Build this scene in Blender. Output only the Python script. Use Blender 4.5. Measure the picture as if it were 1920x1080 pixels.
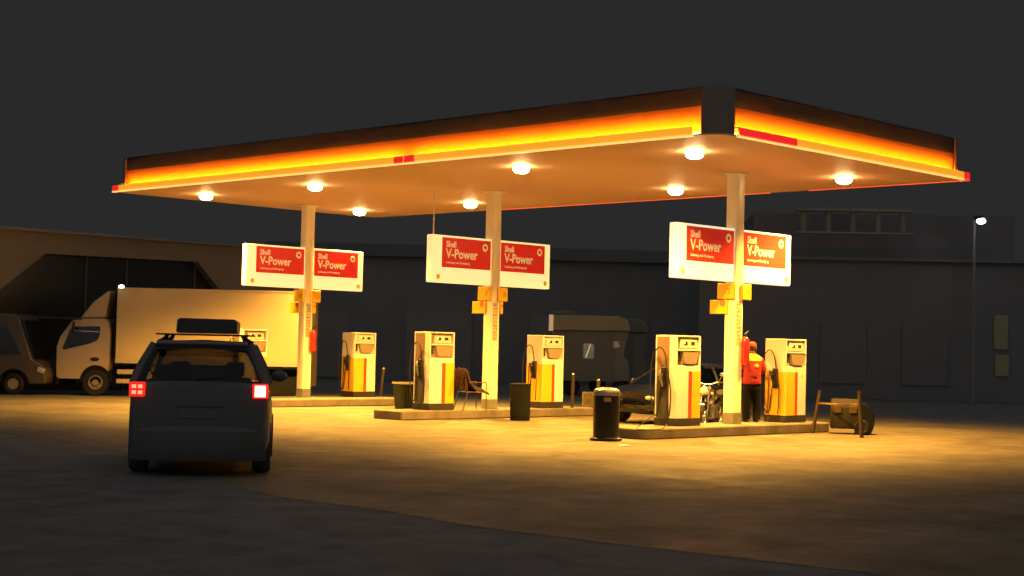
import bpy, bmesh, math, random
from mathutils import Vector, Matrix
random.seed(7)
PI = math.pi
scene = bpy.context.scene
C = scene.collection
for o in list(bpy.data.objects):
    bpy.data.objects.remove(o)

# ------------------------------------------------------------------ camera
cd = bpy.data.cameras.new('camera')
cam = bpy.data.objects.new('camera', cd); C.objects.link(cam)
cd.sensor_width = 36.0; cd.lens = 2928.5 / 1920 * 36; cd.clip_end = 1500; cd.clip_start = 0.1
pit, rol = 0.03779, 0.02275
F = Vector((0, math.cos(pit), math.sin(pit))); R0 = Vector((1, 0, 0)); U0 = Vector((0, -math.sin(pit), math.cos(pit)))
Rr = R0 * math.cos(rol) + U0 * math.sin(rol); Uu = U0 * math.cos(rol) - R0 * math.sin(rol)
M = Matrix((Rr, Uu, -F)).transposed().to_4x4(); M.translation = Vector((0, 0, 1.744))
cam.matrix_world = M
scene.camera = cam
vs = scene.view_settings
vs.view_transform = 'Standard'; vs.look = 'None'; vs.exposure = 0; vs.gamma = 1; vs.use_curve_mapping = False

# ------------------------------------------------------------------ world: night sky, brightness added overhead and behind camera to lift dark surfaces
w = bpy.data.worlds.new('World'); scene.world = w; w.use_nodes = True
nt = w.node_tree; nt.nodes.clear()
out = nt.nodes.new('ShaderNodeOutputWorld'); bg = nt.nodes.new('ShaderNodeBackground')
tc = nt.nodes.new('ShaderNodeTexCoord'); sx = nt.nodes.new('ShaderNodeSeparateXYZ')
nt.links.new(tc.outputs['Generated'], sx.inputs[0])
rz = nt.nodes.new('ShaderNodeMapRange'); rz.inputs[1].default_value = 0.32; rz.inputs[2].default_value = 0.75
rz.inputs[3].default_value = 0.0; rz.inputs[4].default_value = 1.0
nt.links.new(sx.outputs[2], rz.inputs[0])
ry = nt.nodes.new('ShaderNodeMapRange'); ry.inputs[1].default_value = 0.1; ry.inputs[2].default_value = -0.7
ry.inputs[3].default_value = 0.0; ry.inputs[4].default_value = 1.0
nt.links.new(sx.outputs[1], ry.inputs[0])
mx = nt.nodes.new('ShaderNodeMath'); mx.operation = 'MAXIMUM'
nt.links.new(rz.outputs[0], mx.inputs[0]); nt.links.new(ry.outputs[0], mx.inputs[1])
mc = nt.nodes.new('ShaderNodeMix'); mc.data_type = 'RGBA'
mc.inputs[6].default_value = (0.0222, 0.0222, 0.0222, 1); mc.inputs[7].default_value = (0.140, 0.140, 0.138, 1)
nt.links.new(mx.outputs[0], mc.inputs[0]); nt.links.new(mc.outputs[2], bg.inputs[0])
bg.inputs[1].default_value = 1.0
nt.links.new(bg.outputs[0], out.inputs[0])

# ------------------------------------------------------------------ station frame
YAW = 0.768658
N0 = Vector((3.6127, 27.3994, 0))
A_ = Vector((-math.cos(YAW), math.sin(YAW), 0)); B_ = Vector((math.sin(YAW), math.cos(YAW), 0))
ST = PI / 2 - YAW
LAMP = (1.0, 0.475, 0.066)
H = 5.60; CW = 9.08; CL = 19.81; FT = 0.874; K = 0.21
T = [3.47, 10.81, 18.155]; W0 = 5.27
def S(t, w, z=0.0):
    return N0 + A_ * t + B_ * w + Vector((0, 0, z))

# ------------------------------------------------------------------ materials
MC = {}
def mat(name, col=(0.5, 0.5, 0.5), rough=0.5, metal=0.0, emit=None, es=1.0, var=0.0, vscale=4.0, bump=0.0, bscale=40.0,
        spec=0.5, coat=0.0, trans=0.0, alpha=1.0, rvar=0.0):
    if name in MC: return MC[name]
    m = bpy.data.materials.new(name); m.use_nodes = True
    n = m.node_tree; b = n.nodes['Principled BSDF']
    b.inputs['Base Color'].default_value = (*col, 1); b.inputs['Roughness'].default_value = rough
    b.inputs['Metallic'].default_value = metal; b.inputs['Specular IOR Level'].default_value = spec
    b.inputs['Coat Weight'].default_value = coat; b.inputs['Transmission Weight'].default_value = trans
    b.inputs['Alpha'].default_value = alpha
    if emit:
        b.inputs['Emission Color'].default_value = (*emit, 1); b.inputs['Emission Strength'].default_value = es
    t = n.nodes.new('ShaderNodeTexCoord')
    if var or rvar:
        nz = n.nodes.new('ShaderNodeTexNoise'); nz.inputs['Scale'].default_value = vscale; nz.inputs['Detail'].default_value = 6
        nz.inputs['Roughness'].default_value = 0.65
        n.links.new(t.outputs['Object'], nz.inputs['Vector'])
        if var:
            r = n.nodes.new('ShaderNodeMapRange'); r.inputs[1].default_value = 0.3; r.inputs[2].default_value = 0.7
            r.inputs[3].default_value = 1 - var; r.inputs[4].default_value = 1 + var * 0.5
            n.links.new(nz.outputs[0], r.inputs[0])
            x = n.nodes.new('ShaderNodeMix'); x.data_type = 'RGBA'; x.blend_type = 'MULTIPLY'; x.inputs[0].default_value = 1
            x.inputs[6].default_value = (*col, 1); n.links.new(r.outputs[0], x.inputs[7])
            n.links.new(x.outputs[2], b.inputs['Base Color'])
        if rvar:
            r = n.nodes.new('ShaderNodeMapRange'); r.inputs[1].default_value = 0.3; r.inputs[2].default_value = 0.7
            r.inputs[3].default_value = max(0.03, rough - rvar); r.inputs[4].default_value = min(1, rough + rvar)
            n.links.new(nz.outputs[0], r.inputs[0]); n.links.new(r.outputs[0], b.inputs['Roughness'])
    if bump:
        nb = n.nodes.new('ShaderNodeTexNoise'); nb.inputs['Scale'].default_value = bscale; nb.inputs['Detail'].default_value = 4
        n.links.new(t.outputs['Object'], nb.inputs['Vector'])
        bp = n.nodes.new('ShaderNodeBump'); bp.inputs['Strength'].default_value = bump; bp.inputs['Distance'].default_value = 0.02
        n.links.new(nb.outputs[0], bp.inputs['Height']); n.links.new(bp.outputs[0], b.inputs['Normal'])
    MC[name] = m
    return m

def glass(name, tint=(0.3, 0.3, 0.3), gl=0.12):
    if name in MC: return MC[name]
    m = bpy.data.materials.new(name); m.use_nodes = True; n = m.node_tree; n.nodes.clear()
    o = n.nodes.new('ShaderNodeOutputMaterial'); tr = n.nodes.new('ShaderNodeBsdfTransparent'); g = n.nodes.new('ShaderNodeBsdfGlossy')
    fr = n.nodes.new('ShaderNodeLayerWeight'); fr.inputs[0].default_value = 0.5
    pw = n.nodes.new('ShaderNodeMath'); pw.operation = 'POWER'; pw.inputs[1].default_value = 4.0
    mp = n.nodes.new('ShaderNodeMath'); mp.operation = 'MULTIPLY_ADD'; mp.inputs[1].default_value = 0.5; mp.inputs[2].default_value = 0.03 + gl * 0.2
    tr.inputs[0].default_value = (*tint, 1); g.inputs['Roughness'].default_value = 0.06; g.inputs[0].default_value = (1, 1, 1, 1)
    x = n.nodes.new('ShaderNodeMixShader')
    n.links.new(fr.outputs['Facing'], pw.inputs[0]); n.links.new(pw.outputs[0], mp.inputs[0]); n.links.new(mp.outputs[0], x.inputs[0]); n.links.new(tr.outputs[0], x.inputs[1]); n.links.new(g.outputs[0], x.inputs[2])
    n.links.new(x.outputs[0], o.inputs[0])
    MC[name] = m
    return m

# ------------------------------------------------------------------ mesh builder
class MB:
    def __init__(s): s.b = bmesh.new()
    def box(s, c, d, rz=0, ry=0, rx=0):
        m = Matrix.Translation(Vector(c)) @ Matrix.Rotation(rz, 4, 'Z') @ Matrix.Rotation(ry, 4, 'Y') @ Matrix.Rotation(rx, 4, 'X') @ Matrix.Diagonal((d[0], d[1], d[2], 1))
        bmesh.ops.create_cube(s.b, size=1, matrix=m); return s
    def cyl(s, p0, p1, r0, r1=None, n=16, cap=True):
        p0, p1 = Vector(p0), Vector(p1); r1 = r0 if r1 is None else r1
        d = p1 - p0; q = d.to_track_quat('Z', 'Y').to_matrix().to_4x4()
        m = Matrix.Translation((p0 + p1) / 2) @ q
        bmesh.ops.create_cone(s.b, cap_ends=cap, segments=n, radius1=r0, radius2=r1, depth=d.length, matrix=m); return s
    def ell(s, c, r, u=16, v=10):
        if not hasattr(r, '__len__'): r = (r, r, r)
        m = Matrix.Translation(Vector(c)) @ Matrix.Diagonal((*r, 1))
        bmesh.ops.create_uvsphere(s.b, u_segments=u, v_segments=v, radius=1, matrix=m); return s
    def loft(s, rings, cap=True, closed=True):
        vv = [[s.b.verts.new(p) for p in r] for r in rings]
        n = len(vv[0])
        for a, b in zip(vv, vv[1:]):
            for i in range(n if closed else n - 1):
                j = (i + 1) % n
                try: s.b.faces.new((a[i], a[j], b[j], b[i]))
                except ValueError: pass
        if cap and closed:
            s.b.faces.new(vv[0][::-1]); s.b.faces.new(vv[-1])
        return s
    def prism(s, pts, axis, d0, d1):
        f = {'x': lambda p, d: (d, p[0], p[1]), 'y': lambda p, d: (p[0], d, p[1]), 'z': lambda p, d: (p[0], p[1], d)}[axis]
        a = [s.b.verts.new(f(p, d0)) for p in pts]; b = [s.b.verts.new(f(p, d1)) for p in pts]
        n = len(pts)
        for i in range(n): s.b.faces.new((a[i], a[(i + 1) % n], b[(i + 1) % n], b[i]))
        s.b.faces.new(a[::-1]); s.b.faces.new(b); return s
    def tube(s, path, r, n=8, cap=True):
        path = [Vector(p) for p in path]; rings = []
        prev = None
        for i, p in enumerate(path):
            t = (path[min(i + 1, len(path) - 1)] - path[max(i - 1, 0)]).normalized()
            if prev is None:
                u = t.orthogonal().normalized()
            else:
                u = (prev - t * prev.dot(t)).normalized()
            prev = u; v = t.cross(u); rr = r[i] if hasattr(r, '__len__') else r
            rings.append([p + u * math.cos(2 * PI * k / n) * rr + v * math.sin(2 * PI * k / n) * rr for k in range(n)])
        return s.loft(rings, cap)
    def quad(s, pts):
        s.b.faces.new([s.b.verts.new(p) for p in pts]); return s
    def pane(s, pts, th):
        pts = [Vector(p) for p in pts]; nn = (pts[1] - pts[0]).cross(pts[2] - pts[0]).normalized() * th
        return s.loft([[p for p in pts], [p + nn for p in pts]])
    def torus(s, c, R, r, axis='x', n=28, m=8):
        rings = []
        for i in range(n):
            a = 2 * PI * i / n; ring = []
            for j in range(m):
                b = 2 * PI * j / m; rr = R + r * math.cos(b); h = r * math.sin(b)
                u, v = rr * math.cos(a), rr * math.sin(a)
                ring.append(Vector(c) + Vector({'x': (h, u, v), 'y': (u, h, v), 'z': (u, v, h)}[axis]))
            rings.append(ring)
        rings.append(rings[0])
        vv = [[s.b.verts.new(p) for p in r_] for r_ in rings[:-1]]; vv.append(vv[0])
        for a, b in zip(vv, vv[1:]):
            for i in range(m): s.b.faces.new((a[i], a[(i + 1) % m], b[(i + 1) % m], b[i]))
        return s
    def build(s, name, m, parent=None, smooth=True, bevel=0, loc=None, label=None):
        bmesh.ops.recalc_face_normals(s.b, faces=s.b.faces)
        me = bpy.data.meshes.new(name); s.b.to_mesh(me); s.b.free()
        me.materials.append(m)
        if smooth:
            for p in me.polygons: p.use_smooth = True
            me.set_sharp_from_angle(angle=math.radians(35))
        o = bpy.data.objects.new(name, me); C.objects.link(o)
        if parent: o.parent = parent
        if loc: o.location = loc
        if bevel:
            bv = o.modifiers.new('bevel', 'BEVEL'); bv.width = bevel; bv.segments = 2; bv.limit_method = 'ANGLE'
        if label: o['label'] = label
        return o

def thing(name, label, cat, loc=(0, 0, 0), rz=0.0, group=None, kind=None):
    o = bpy.data.objects.new(name, None); C.objects.link(o); o.location = loc; o.rotation_euler = (0, 0, rz)
    o.empty_display_size = 0.2
    return tag(o, label, cat, group, kind)
def tag(o, label=None, cat=None, group=None, kind=None):
    if label: o['label'] = label
    if cat: o['category'] = cat
    if group: o['group'] = group
    if kind: o['kind'] = kind
    return o
KIDS = {}
def copy_tree(o, parent=None):
    c = o.copy(); C.objects.link(c)
    if parent: c.parent = parent
    for ch in [x for x in list(C.objects) if x.parent == o]:
        copy_tree(ch, c)
    return c

def text(name, s, size, m, parent, loc, rot=(PI / 2, 0, 0), bold=0.0, align='LEFT', sx=1.0, ext=0.002):
    cu = bpy.data.curves.new(name, 'FONT'); cu.body = s; cu.size = size; cu.extrude = ext; cu.offset = bold
    cu.align_x = align; cu.resolution_u = 3
    t = bpy.data.objects.new(name, cu); C.objects.link(t)
    dg = bpy.context.evaluated_depsgraph_get(); me = bpy.data.meshes.new_from_object(t.evaluated_get(dg))
    bpy.data.objects.remove(t)
    me.materials.clear(); me.materials.append(m)
    o = bpy.data.objects.new(name, me); C.objects.link(o); o.parent = parent; o.location = loc; o.rotation_euler = rot; o.scale = (sx, 1, 1)
    return o

def smooth_path(pts, n=8):
    pts = [Vector(p) for p in pts]; P = [pts[0]] + pts + [pts[-1]]; outp = []
    for i in range(1, len(P) - 2):
        for k in range(n):
            t = k / n; a, b, c, d = P[i - 1], P[i], P[i + 1], P[i + 2]
            outp.append(0.5 * ((2 * b) + (c - a) * t + (2 * a - 5 * b + 4 * c - d) * t * t + (-a + 3 * b - 3 * c + d) * t ** 3))
    outp.append(pts[-1]); return outp

# ------------------------------------------------------------------ ground
def ground_mat(name, base, dark, rough, streak=True, spec=0.5, seams=True):
    m = bpy.data.materials.new(name); m.use_nodes = True; n = m.node_tree; b = n.nodes['Principled BSDF']
    t = n.nodes.new('ShaderNodeTexCoord')
    mp = n.nodes.new('ShaderNodeMapping'); mp.inputs['Rotation'].default_value = (0, 0, -ST); n.links.new(t.outputs['Object'], mp.inputs[0])
    def noise(sc, det, vec, dist=0.0, rg=0.6):
        z = n.nodes.new('ShaderNodeTexNoise'); z.inputs['Scale'].default_value = sc; z.inputs['Detail'].default_value = det
        z.inputs['Distortion'].default_value = dist; z.inputs['Roughness'].default_value = rg
        n.links.new(vec, z.inputs['Vector']); return z.outputs[0]
    def rng(v, a, b_, c, d):
        r = n.nodes.new('ShaderNodeMapRange'); r.inputs[1].default_value = a; r.inputs[2].default_value = b_; r.inputs[3].default_value = c; r.inputs[4].default_value = d
        n.links.new(v, r.inputs[0]); return r.outputs[0]
    def mul(a, b_):
        q = n.nodes.new('ShaderNodeMath'); q.operation = 'MULTIPLY'; n.links.new(a, q.inputs[0]); n.links.new(b_, q.inputs[1]); return q.outputs[0]
    big = rng(noise(0.35, 5, mp.outputs[0], 0.6), 0.38, 0.62, 0.0, 1.0)
    mid = rng(noise(1.6, 6, mp.outputs[0], 0.3), 0.35, 0.65, 0.75, 1.15)
    fine = rng(noise(55, 4, mp.outputs[0]), 0.3, 0.7, 0.72, 1.22)
    x = n.nodes.new('ShaderNodeMix'); x.data_type = 'RGBA'; x.inputs[6].default_value = (*dark, 1); x.inputs[7].default_value = (*base, 1)
    n.links.new(big, x.inputs[0])
    y = n.nodes.new('ShaderNodeMix'); y.data_type = 'RGBA'; y.blend_type = 'MULTIPLY'; y.inputs[0].default_value = 1
    n.links.new(x.outputs[2], y.inputs[6])
    fac = mul(mid, fine)
    if seams:
        bk = n.nodes.new('ShaderNodeTexBrick'); bk.inputs['Scale'].default_value = 1.0; bk.inputs['Mortar Size'].default_value = 0.012
        bk.inputs['Brick Width'].default_value = 5.0; bk.inputs['Row Height'].default_value = 4.0; bk.offset = 0
        bk.inputs['Color1'].default_value = (1, 1, 1, 1); bk.inputs['Color2'].default_value = (.93, .93, .93, 1); bk.inputs['Mortar'].default_value = (.45, .45, .45, 1)
        n.links.new(mp.outputs[0], bk.inputs['Vector'])
        fac = mul(fac, bk.outputs['Color'])
    n.links.new(fac, y.inputs[7]); n.links.new(y.outputs[2], b.inputs['Base Color'])
    rn = rng(noise(0.8, 6, mp.outputs[0], 1.2, 0.7), 0.35, 0.65, rough - 0.10, rough + 0.12)
    n.links.new(rn, b.inputs['Roughness']); b.inputs['Specular IOR Level'].default_value = spec
    bp = n.nodes.new('ShaderNodeBump'); bp.inputs['Strength'].default_value = 0.35; bp.inputs['Distance'].default_value = 0.01
    n.links.new(noise(35, 5, mp.outputs[0]), bp.inputs['Height']); n.links.new(bp.outputs[0], b.inputs['Normal'])
    return m
m_conc = ground_mat('forecourt concrete', (0.18, 0.155, 0.10), (0.115, 0.098, 0.066), 0.66, spec=0.3)
m_road = ground_mat('road asphalt', (0.15, 0.15, 0.15), (0.14, 0.14, 0.14), 0.85, spec=0.2, seams=False)
g = MB(); g.quad([(-400, -60, -0.004), (400, -60, -0.004), (400, 700, -0.004), (-400, 700, -0.004)])
tag(g.build('ground', m_road, smooth=False), kind='structure')
near = [(-16, 36), (-12.0, 31.0), (-8.5, 27.4), (-5.8, 24.0), (-3.95, 20.6), (-2.9, 18.1), (-1.41, 16.56), (-.38, 15.3), (.6, 14.4), (1.68, 13.55), (2.61, 12.83), (4.2, 11.6), (7, 10.0), (11, 8.6), (16, 8)]
far = [(16, 30), (13.6, 33.2), (12.2, 35.5), (11.9, 38), (11.7, 41), (11.0, 44), (9.6, 46), (-14.2, 46), (-15.8, 42)]
nearp = [p.to_tuple() for p in smooth_path([(x, y, 0) for x, y in near], 5)]
g = MB(); g.quad([(p[0], p[1], 0.0) for p in nearp] + [(x, y, 0.0) for x, y in far])
tag(g.build('forecourt', m_conc, smooth=False), kind='structure')

# ------------------------------------------------------------------ common materials
white = mat('white painted steel', (0.72, 0.69, 0.62), 0.45, var=0.10, vscale=2.5, rvar=0.1)
white_lit = mat('backlit white acrylic', (0.78, 0.74, 0.66), 0.35, emit=(1.0, 0.76, 0.32), es=0.8)  # glow added so sign faces read brighter than the lamps alone make them
white_glare = mat('brightest backlit acrylic', (0.78, 0.76, 0.7), 0.35, emit=(1.0, 0.84, 0.55), es=0.8)  # whiter glow stands in for lamp glare on the nearest sign
dkgrey = mat('dark grey paint', (0.035, 0.033, 0.03), 0.6, var=0.2, spec=.2)
black = mat('black rubber', (0.018, 0.018, 0.018), 0.55, spec=.25)
yellow = mat('yellow panel', (0.80, 0.44, 0.02), 0.4, var=0.05)
red = mat('red panel', (0.62, 0.06, 0.03), 0.4)
chrome = mat('chrome', (0.75, 0.75, 0.75), 0.15, 1.0)
steel = mat('brushed steel', (0.45, 0.44, 0.42), 0.35, 1.0, var=0.2, rvar=0.1)
conc = mat('kerb concrete', (0.17, 0.14, 0.105), 0.8, var=0.45, vscale=1.6, bump=0.4, bscale=25)
signred = mat('red advert print', (0.74, 0.04, 0.03), 0.35, emit=(1, 0.05, 0.03), es=0.10)
signtxt = mat('cream advert lettering', (0.85, 0.78, 0.62), 0.4, emit=(1.0, 0.72, 0.34), es=0.18)

# ------------------------------------------------------------------ canopy
can = thing('petrol_station_canopy', 'large flat forecourt roof with glowing orange and yellow edge over the pumps', 'canopy', S(0, 0), ST)
# local x = across (w), local y = along (t)
m_ceil = mat('canopy soffit panels', (0.55, 0.345, 0.235), 0.6, var=0.05, vscale=0.6)
n = m_ceil.node_tree; bsd = n.nodes['Principled BSDF']
bk = n.nodes.new('ShaderNodeTexBrick'); bk.offset = 0; bk.inputs['Scale'].default_value = 1; bk.inputs['Brick Width'].default_value = 30; bk.inputs['Row Height'].default_value = 0.4
bk.inputs['Mortar Size'].default_value = 0.012; bk.inputs['Color1'].default_value = (1, 1, 1, 1); bk.inputs['Color2'].default_value = (1, 1, 1, 1); bk.inputs['Mortar'].default_value = (0, 0, 0, 1)
tcc = n.nodes.new('ShaderNodeTexCoord'); n.links.new(tcc.outputs['Object'], bk.inputs['Vector'])
bpn = n.nodes.new('ShaderNodeBump'); bpn.inputs['Distance'].default_value = 0.01; bpn.inputs['Strength'].default_value = 0.3
n.links.new(bk.outputs['Color'], bpn.inputs['Height']); n.links.new(bpn.outputs[0], bsd.inputs['Normal'])
def rrect(x0, y0, x1, y1, r, n=6):
    p = []
    for cx, cy, a0 in ((x1 - r, y1 - r, 0), (x0 + r, y1 - r, 90), (x0 + r, y0 + r, 180), (x1 - r, y0 + r, 270)):
        for k in range(n + 1):
            a = math.radians(a0 + 90 * k / n); p.append((cx + r * math.cos(a), cy + r * math.sin(a)))
    return p
g = MB(); g.prism(rrect(0.02, 0.02, CW - .02, CL - .02, 0.42), 'z', H, H + 0.03)
g.build('soffit', m_ceil, can, smooth=False)
m_fas = mat('fascia sheet', (0.20, 0.175, 0.14), 0.5, var=0.06, vscale=1.5)
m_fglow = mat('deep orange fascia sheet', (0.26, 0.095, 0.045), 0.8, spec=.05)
INS = 0.20
def wallbox(x0, y0, x1, y1, z0, z1):
    g = MB(); g.box(((x0 + x1) / 2, (y0 + y1) / 2, (z0 + z1) / 2), (abs(x1 - x0), abs(y1 - y0), z1 - z0)); return g
zf0, zf1 = H + 0.03, H + FT; ZT = zf1 - .005
wallbox(INS, 0.45, INS + .06, CL - .2, zf0, H + .56).build('fascia_panel', m_fglow, can, smooth=False)
wallbox(0.45, INS, CW - .2, INS + .06, zf0, H + .56).build('fascia_panel', m_fglow, can, smooth=False)
wallbox(CW - INS - .06, 0.2, CW - INS, CL - .2, zf0, ZT).build('fascia_panel', m_fas, can, smooth=False)
wallbox(0.2, CL - INS - .06, CW - .2, CL - INS, zf0, ZT).build('fascia_panel', m_fas, can, smooth=False)
g = MB(); g.prism(rrect(0.19, 0.19, CW - .19, CL - .19, 0.26), 'z', zf1, zf1 + .03)
g.build('roof_deck', dkgrey, can, smooth=False)
m_top = mat('dark grey upper fascia', (0.045, 0.05, 0.052), 0.7, var=.1, vscale=1.2, spec=.15)
wallbox(INS - .004, 0.45, INS + .06, CL - .2, H + .563, ZT).build('upper_fascia', m_top, can, smooth=False)
wallbox(0.45, INS - .004, CW - .2, INS + .06, H + .563, ZT).build('upper_fascia', m_top, can, smooth=False)
# rounded corner covers
def corner(cx, cy, a0, r, L):
    # quarter round with straight returns
    g = MB(); outer = []; inner = []
    for k in range(9):
        a = math.radians(a0 + 90 * k / 8); outer.append((cx + r * math.cos(a), cy + r * math.sin(a))); inner.append((cx + (r - .05) * math.cos(a), cy + (r - .05) * math.sin(a)))
    g.prism(outer + inner[::-1], 'z', zf0, zf1 - .002)
    return g
corner(0.45, 0.45, 180, 0.43, .1).build('corner_cover', m_fas, can)
corner(0.45, CL - .45, 90, 0.36, .1).build('corner_cover', m_fas, can)
corner(CW - .45, 0.45, 270, 0.36, .1).build('corner_cover', m_fas, can)
# glowing light bars (bullnose)
m_bar = mat('backlit amber light bar', (0.7, 0.35, 0.05), 0.4, emit=(1.0, 0.38, 0.02), es=0.88)
m_barr = mat('backlit red light bar', (0.6, 0.03, 0.03), 0.4, emit=(1.0, 0.02, 0.02), es=0.8)
m_rim = mat('bright lower lip of light bar', (0.8, 0.6, 0.3), 0.4, emit=(1.0, 0.50, 0.14), es=1.3)
m_rimr = mat('red lower lip of light bar', (0.7, 0.1, 0.03), 0.4, emit=(1.0, 0.10, 0.03), es=0.7)
BH = 0.17
def bar(p0, p1, m, nrm, name='light_bar', rim=m_rim):
    # p0,p1 on outer line (x,y), nrm outward
    g = MB(); d = (Vector(p1) - Vector(p0)).normalized()
    prof = [(-.03, .032), (-.02, .02), (0.0, .04), (0.0, BH - .04), (-.02, BH), (-.092, BH), (-.092, BH - .012), (-.03, BH - .015)]  # unseen rear lid added to cut off the tubes' upward wash
    rings = []
    for p in (p0, p1):
        rings.append([(p[0] + nrm[0] * u, p[1] + nrm[1] * u, H + v) for u, v in prof])
    g.loft(rings)
    o = g.build(name, m, can)
    if rim:
        g = MB(); 
        rings = [[(p[0] + nrm[0] * u, p[1] + nrm[1] * u, H + v) for u, v in ((-.06, -.012), (.004, -.012), (.004, .018), (-.06, .018))] for p in (p0, p1)]
        g.loft(rings); g.build('lower_lip', rim, o)
    return o
ymid = 8.35
bar((0, .62), (0, ymid - .35), m_bar, (-1, 0)); bar((0, ymid - .35), (0, ymid - .02), m_barr, (-1, 0)); bar((0, ymid + .02), (0, ymid + .3), m_barr, (-1, 0))
bar((0, ymid + .3), (0, CL - .3), m_bar, (-1, 0)); bar((0, CL - .3), (0, CL), m_barr, (-1, 0))
bar((.55, 0), (2.4, 0), m_barr, (0, -1)); bar((2.4, 0), (CW - .25, 0), m_bar, (0, -1))
bar((CW - .25, 0), (CW, 0), m_barr, (0, -1), rim=m_rimr)
for y0, y1 in ((0, 4.1), (5.2, 14.5)):
    bar((CW, y0), (CW, y1), m_barr, (1, 0), rim=m_rimr)
# glowing tubes hidden behind the bars, they wash up the fascia
m_tube = mat('fascia uplighter tube', (0.8, 0.5, 0.1), 0.4, emit=(1.0, 0.34, 0.004), es=600)
def strip(p0, p1, ax, zz=H + .055):
    g = MB(); c = ((p0[0] + p1[0]) / 2, (p0[1] + p1[1]) / 2, zz)
    d = [abs(p1[0] - p0[0]) or .03, abs(p1[1] - p0[1]) or .03, .03]
    g.box(c, [min(q, .024) if q < .04 else q for q in d]); g.build('uplighter_tube', m_tube, can, smooth=False)
strip((.055, .50), (.055, ymid - .12), 0); strip((.055, ymid + .16), (.055, CL - .25), 0)
strip((.50, .055), (CW - .22, .055), 0)

# ------------------------------------------------------------------ canopy lamps
m_lamp = mat('lit lamp bowl', (0.9, 0.8, 0.6), 0.3, emit=(1.0, 0.68, 0.28), es=90)
LN = ['nearest ceiling lamp, by the glowing roof corner', 'round ceiling lamp at the right end of the roof',
      'front row ceiling lamp between the right and middle columns', 'back row ceiling lamp just left of the right column',
      'front row ceiling lamp between the middle and left columns', 'back row ceiling lamp just left of the middle column',
      'farthest left ceiling lamp near the red roof tip', 'back row ceiling lamp just right of the left column']
li = 0
for tt in (1.93, 6.55, 13.52, 18.1):
    for ww in (1.78, 7.1):
        L = thing('ceiling_lamp', LN[li], 'ceiling lamp', S(tt, ww, H), ST, 'round lamps under the canopy'); li += 1
        MB().cyl((0, 0, -.02), (0, 0, .0), .19, .19, 24).build('lamp_rim', white, L)
        g = MB(); prof = [(0.15, -.02), (0.172, -.045), (.172, -.08), (.15, -.115), (.105, -.137), (.05, -.148), (0.01, -.15)]
        g.loft([[(r * math.cos(2 * PI * k / 24), r * math.sin(2 * PI * k / 24), z) for k in range(24)] for r, z in prof])
        g.build('lamp_bowl', m_lamp, L)
        ld = bpy.data.lights.new('lamp_light', 'SPOT'); ld.energy = 5400; ld.color = LAMP; ld.spot_size = math.radians(136); ld.spot_blend = 0.65
        ld.shadow_soft_size = 0.12
        lo = bpy.data.objects.new('lamp_light', ld); C.objects.link(lo); lo.parent = L; lo.location = (0, 0, -.31)

# ------------------------------------------------------------------ islands (kerbed)
ilab = ['low kerbed concrete pump island nearest the camera under the right column', 'low kerbed concrete pump island under the middle column', 'low kerbed concrete pump island under the left column behind the dark car']
for i, t in enumerate(T):
    x0, x1, y0, y1 = [(1.5, 8.2, -.68, .50), (1.95, 8.7, -.46, .55), (1.2, 8.1, -1.25, .6)][i]
    g = MB(); g.prism(rrect(x0, y0, x1, y1, (.28, .06, .25)[i], 5), 'z', 0.0, K)
    o = g.build('pump_island', conc, bevel=.025); o.location = S(t, 0); o.rotation_euler = (0, 0, ST)
    tag(o, ilab[i], 'pump island', 'kerbed pump islands')

# ------------------------------------------------------------------ columns
clab = ['white square canopy column on the nearest island beside the attendant', 'white square canopy column behind the chair on the middle island', 'white square canopy column on the left island behind the dark car']
m_col = mat('column paint', (0.82, 0.76, 0.58), 0.4, var=0.07, vscale=1.5, rvar=0.08)
m_colb = mat('column grey base paint', (0.16, 0.15, 0.13), 0.6, var=0.2)
for i, t in enumerate(T):
    c = thing('canopy_column', clab[i], 'column', S(t, W0, K), ST, 'canopy columns')
    g = MB(); g.prism(rrect(-.14, -.14, .14, .14, .02, 2), 'z', .24, H - K); g.build('column_shaft', m_col, c)
    MB().box((0, 0, .12), (.292, .292, .24)).build('column_base', m_colb, c, bevel=.008)
    MB().box((0, 0, H - K - .02), (.42, .42, .03)).build('column_flange', m_col, c, bevel=.005)
    # sticker of vertical writing on the face towards the cars
    if i < 3:
        g = MB(); g.box((-.01, -.1445, 2.15), (.17, .004, .95)); st = g.build('sticker_strip', mat('worn beige sticker', (0.55, 0.44, 0.28), .6, var=.3, vscale=8), c, smooth=False)
        g = MB(); random.seed(11 + i)
        for k in range(11):
            z = 2.56 - k * .083
            for q in range(3):
                g.box((-.06 + q * .045 + random.uniform(-.01, .01), -.148, z + random.uniform(-.015, .015)), (random.uniform(.015, .035), .003, random.uniform(.01, .045)), ry=random.uniform(-.6, .6))
        g.build('sticker_marks', mat('brown print', (.16, .10, .06), .6), st, smooth=False)

# ------------------------------------------------------------------ emblem
def scallop(g, cx, cz, r, y, th, n=9, face=-1):
    pts = []
    for k in range(n * 3 + 1):
        a = math.radians(-35 + 250 * k / (n * 3)); rr = r * (1 - .07 * abs(math.cos(k * PI / 3 + PI / 2)))
        pts.append((cx + rr * math.cos(a), cz + rr * math.sin(a)))
    pts += [(cx - .42 * r, cz - .85 * r), (cx - .42 * r, cz - 1.0 * r), (cx + .42 * r, cz - 1.0 * r), (cx + .42 * r, cz - .85 * r)]
    g.prism(pts, 'y', y, y + th)
m_embl = mat('yellow emblem print', (0.85, 0.55, 0.05), .4, emit=(1, .5, .03), es=.15)

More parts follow.
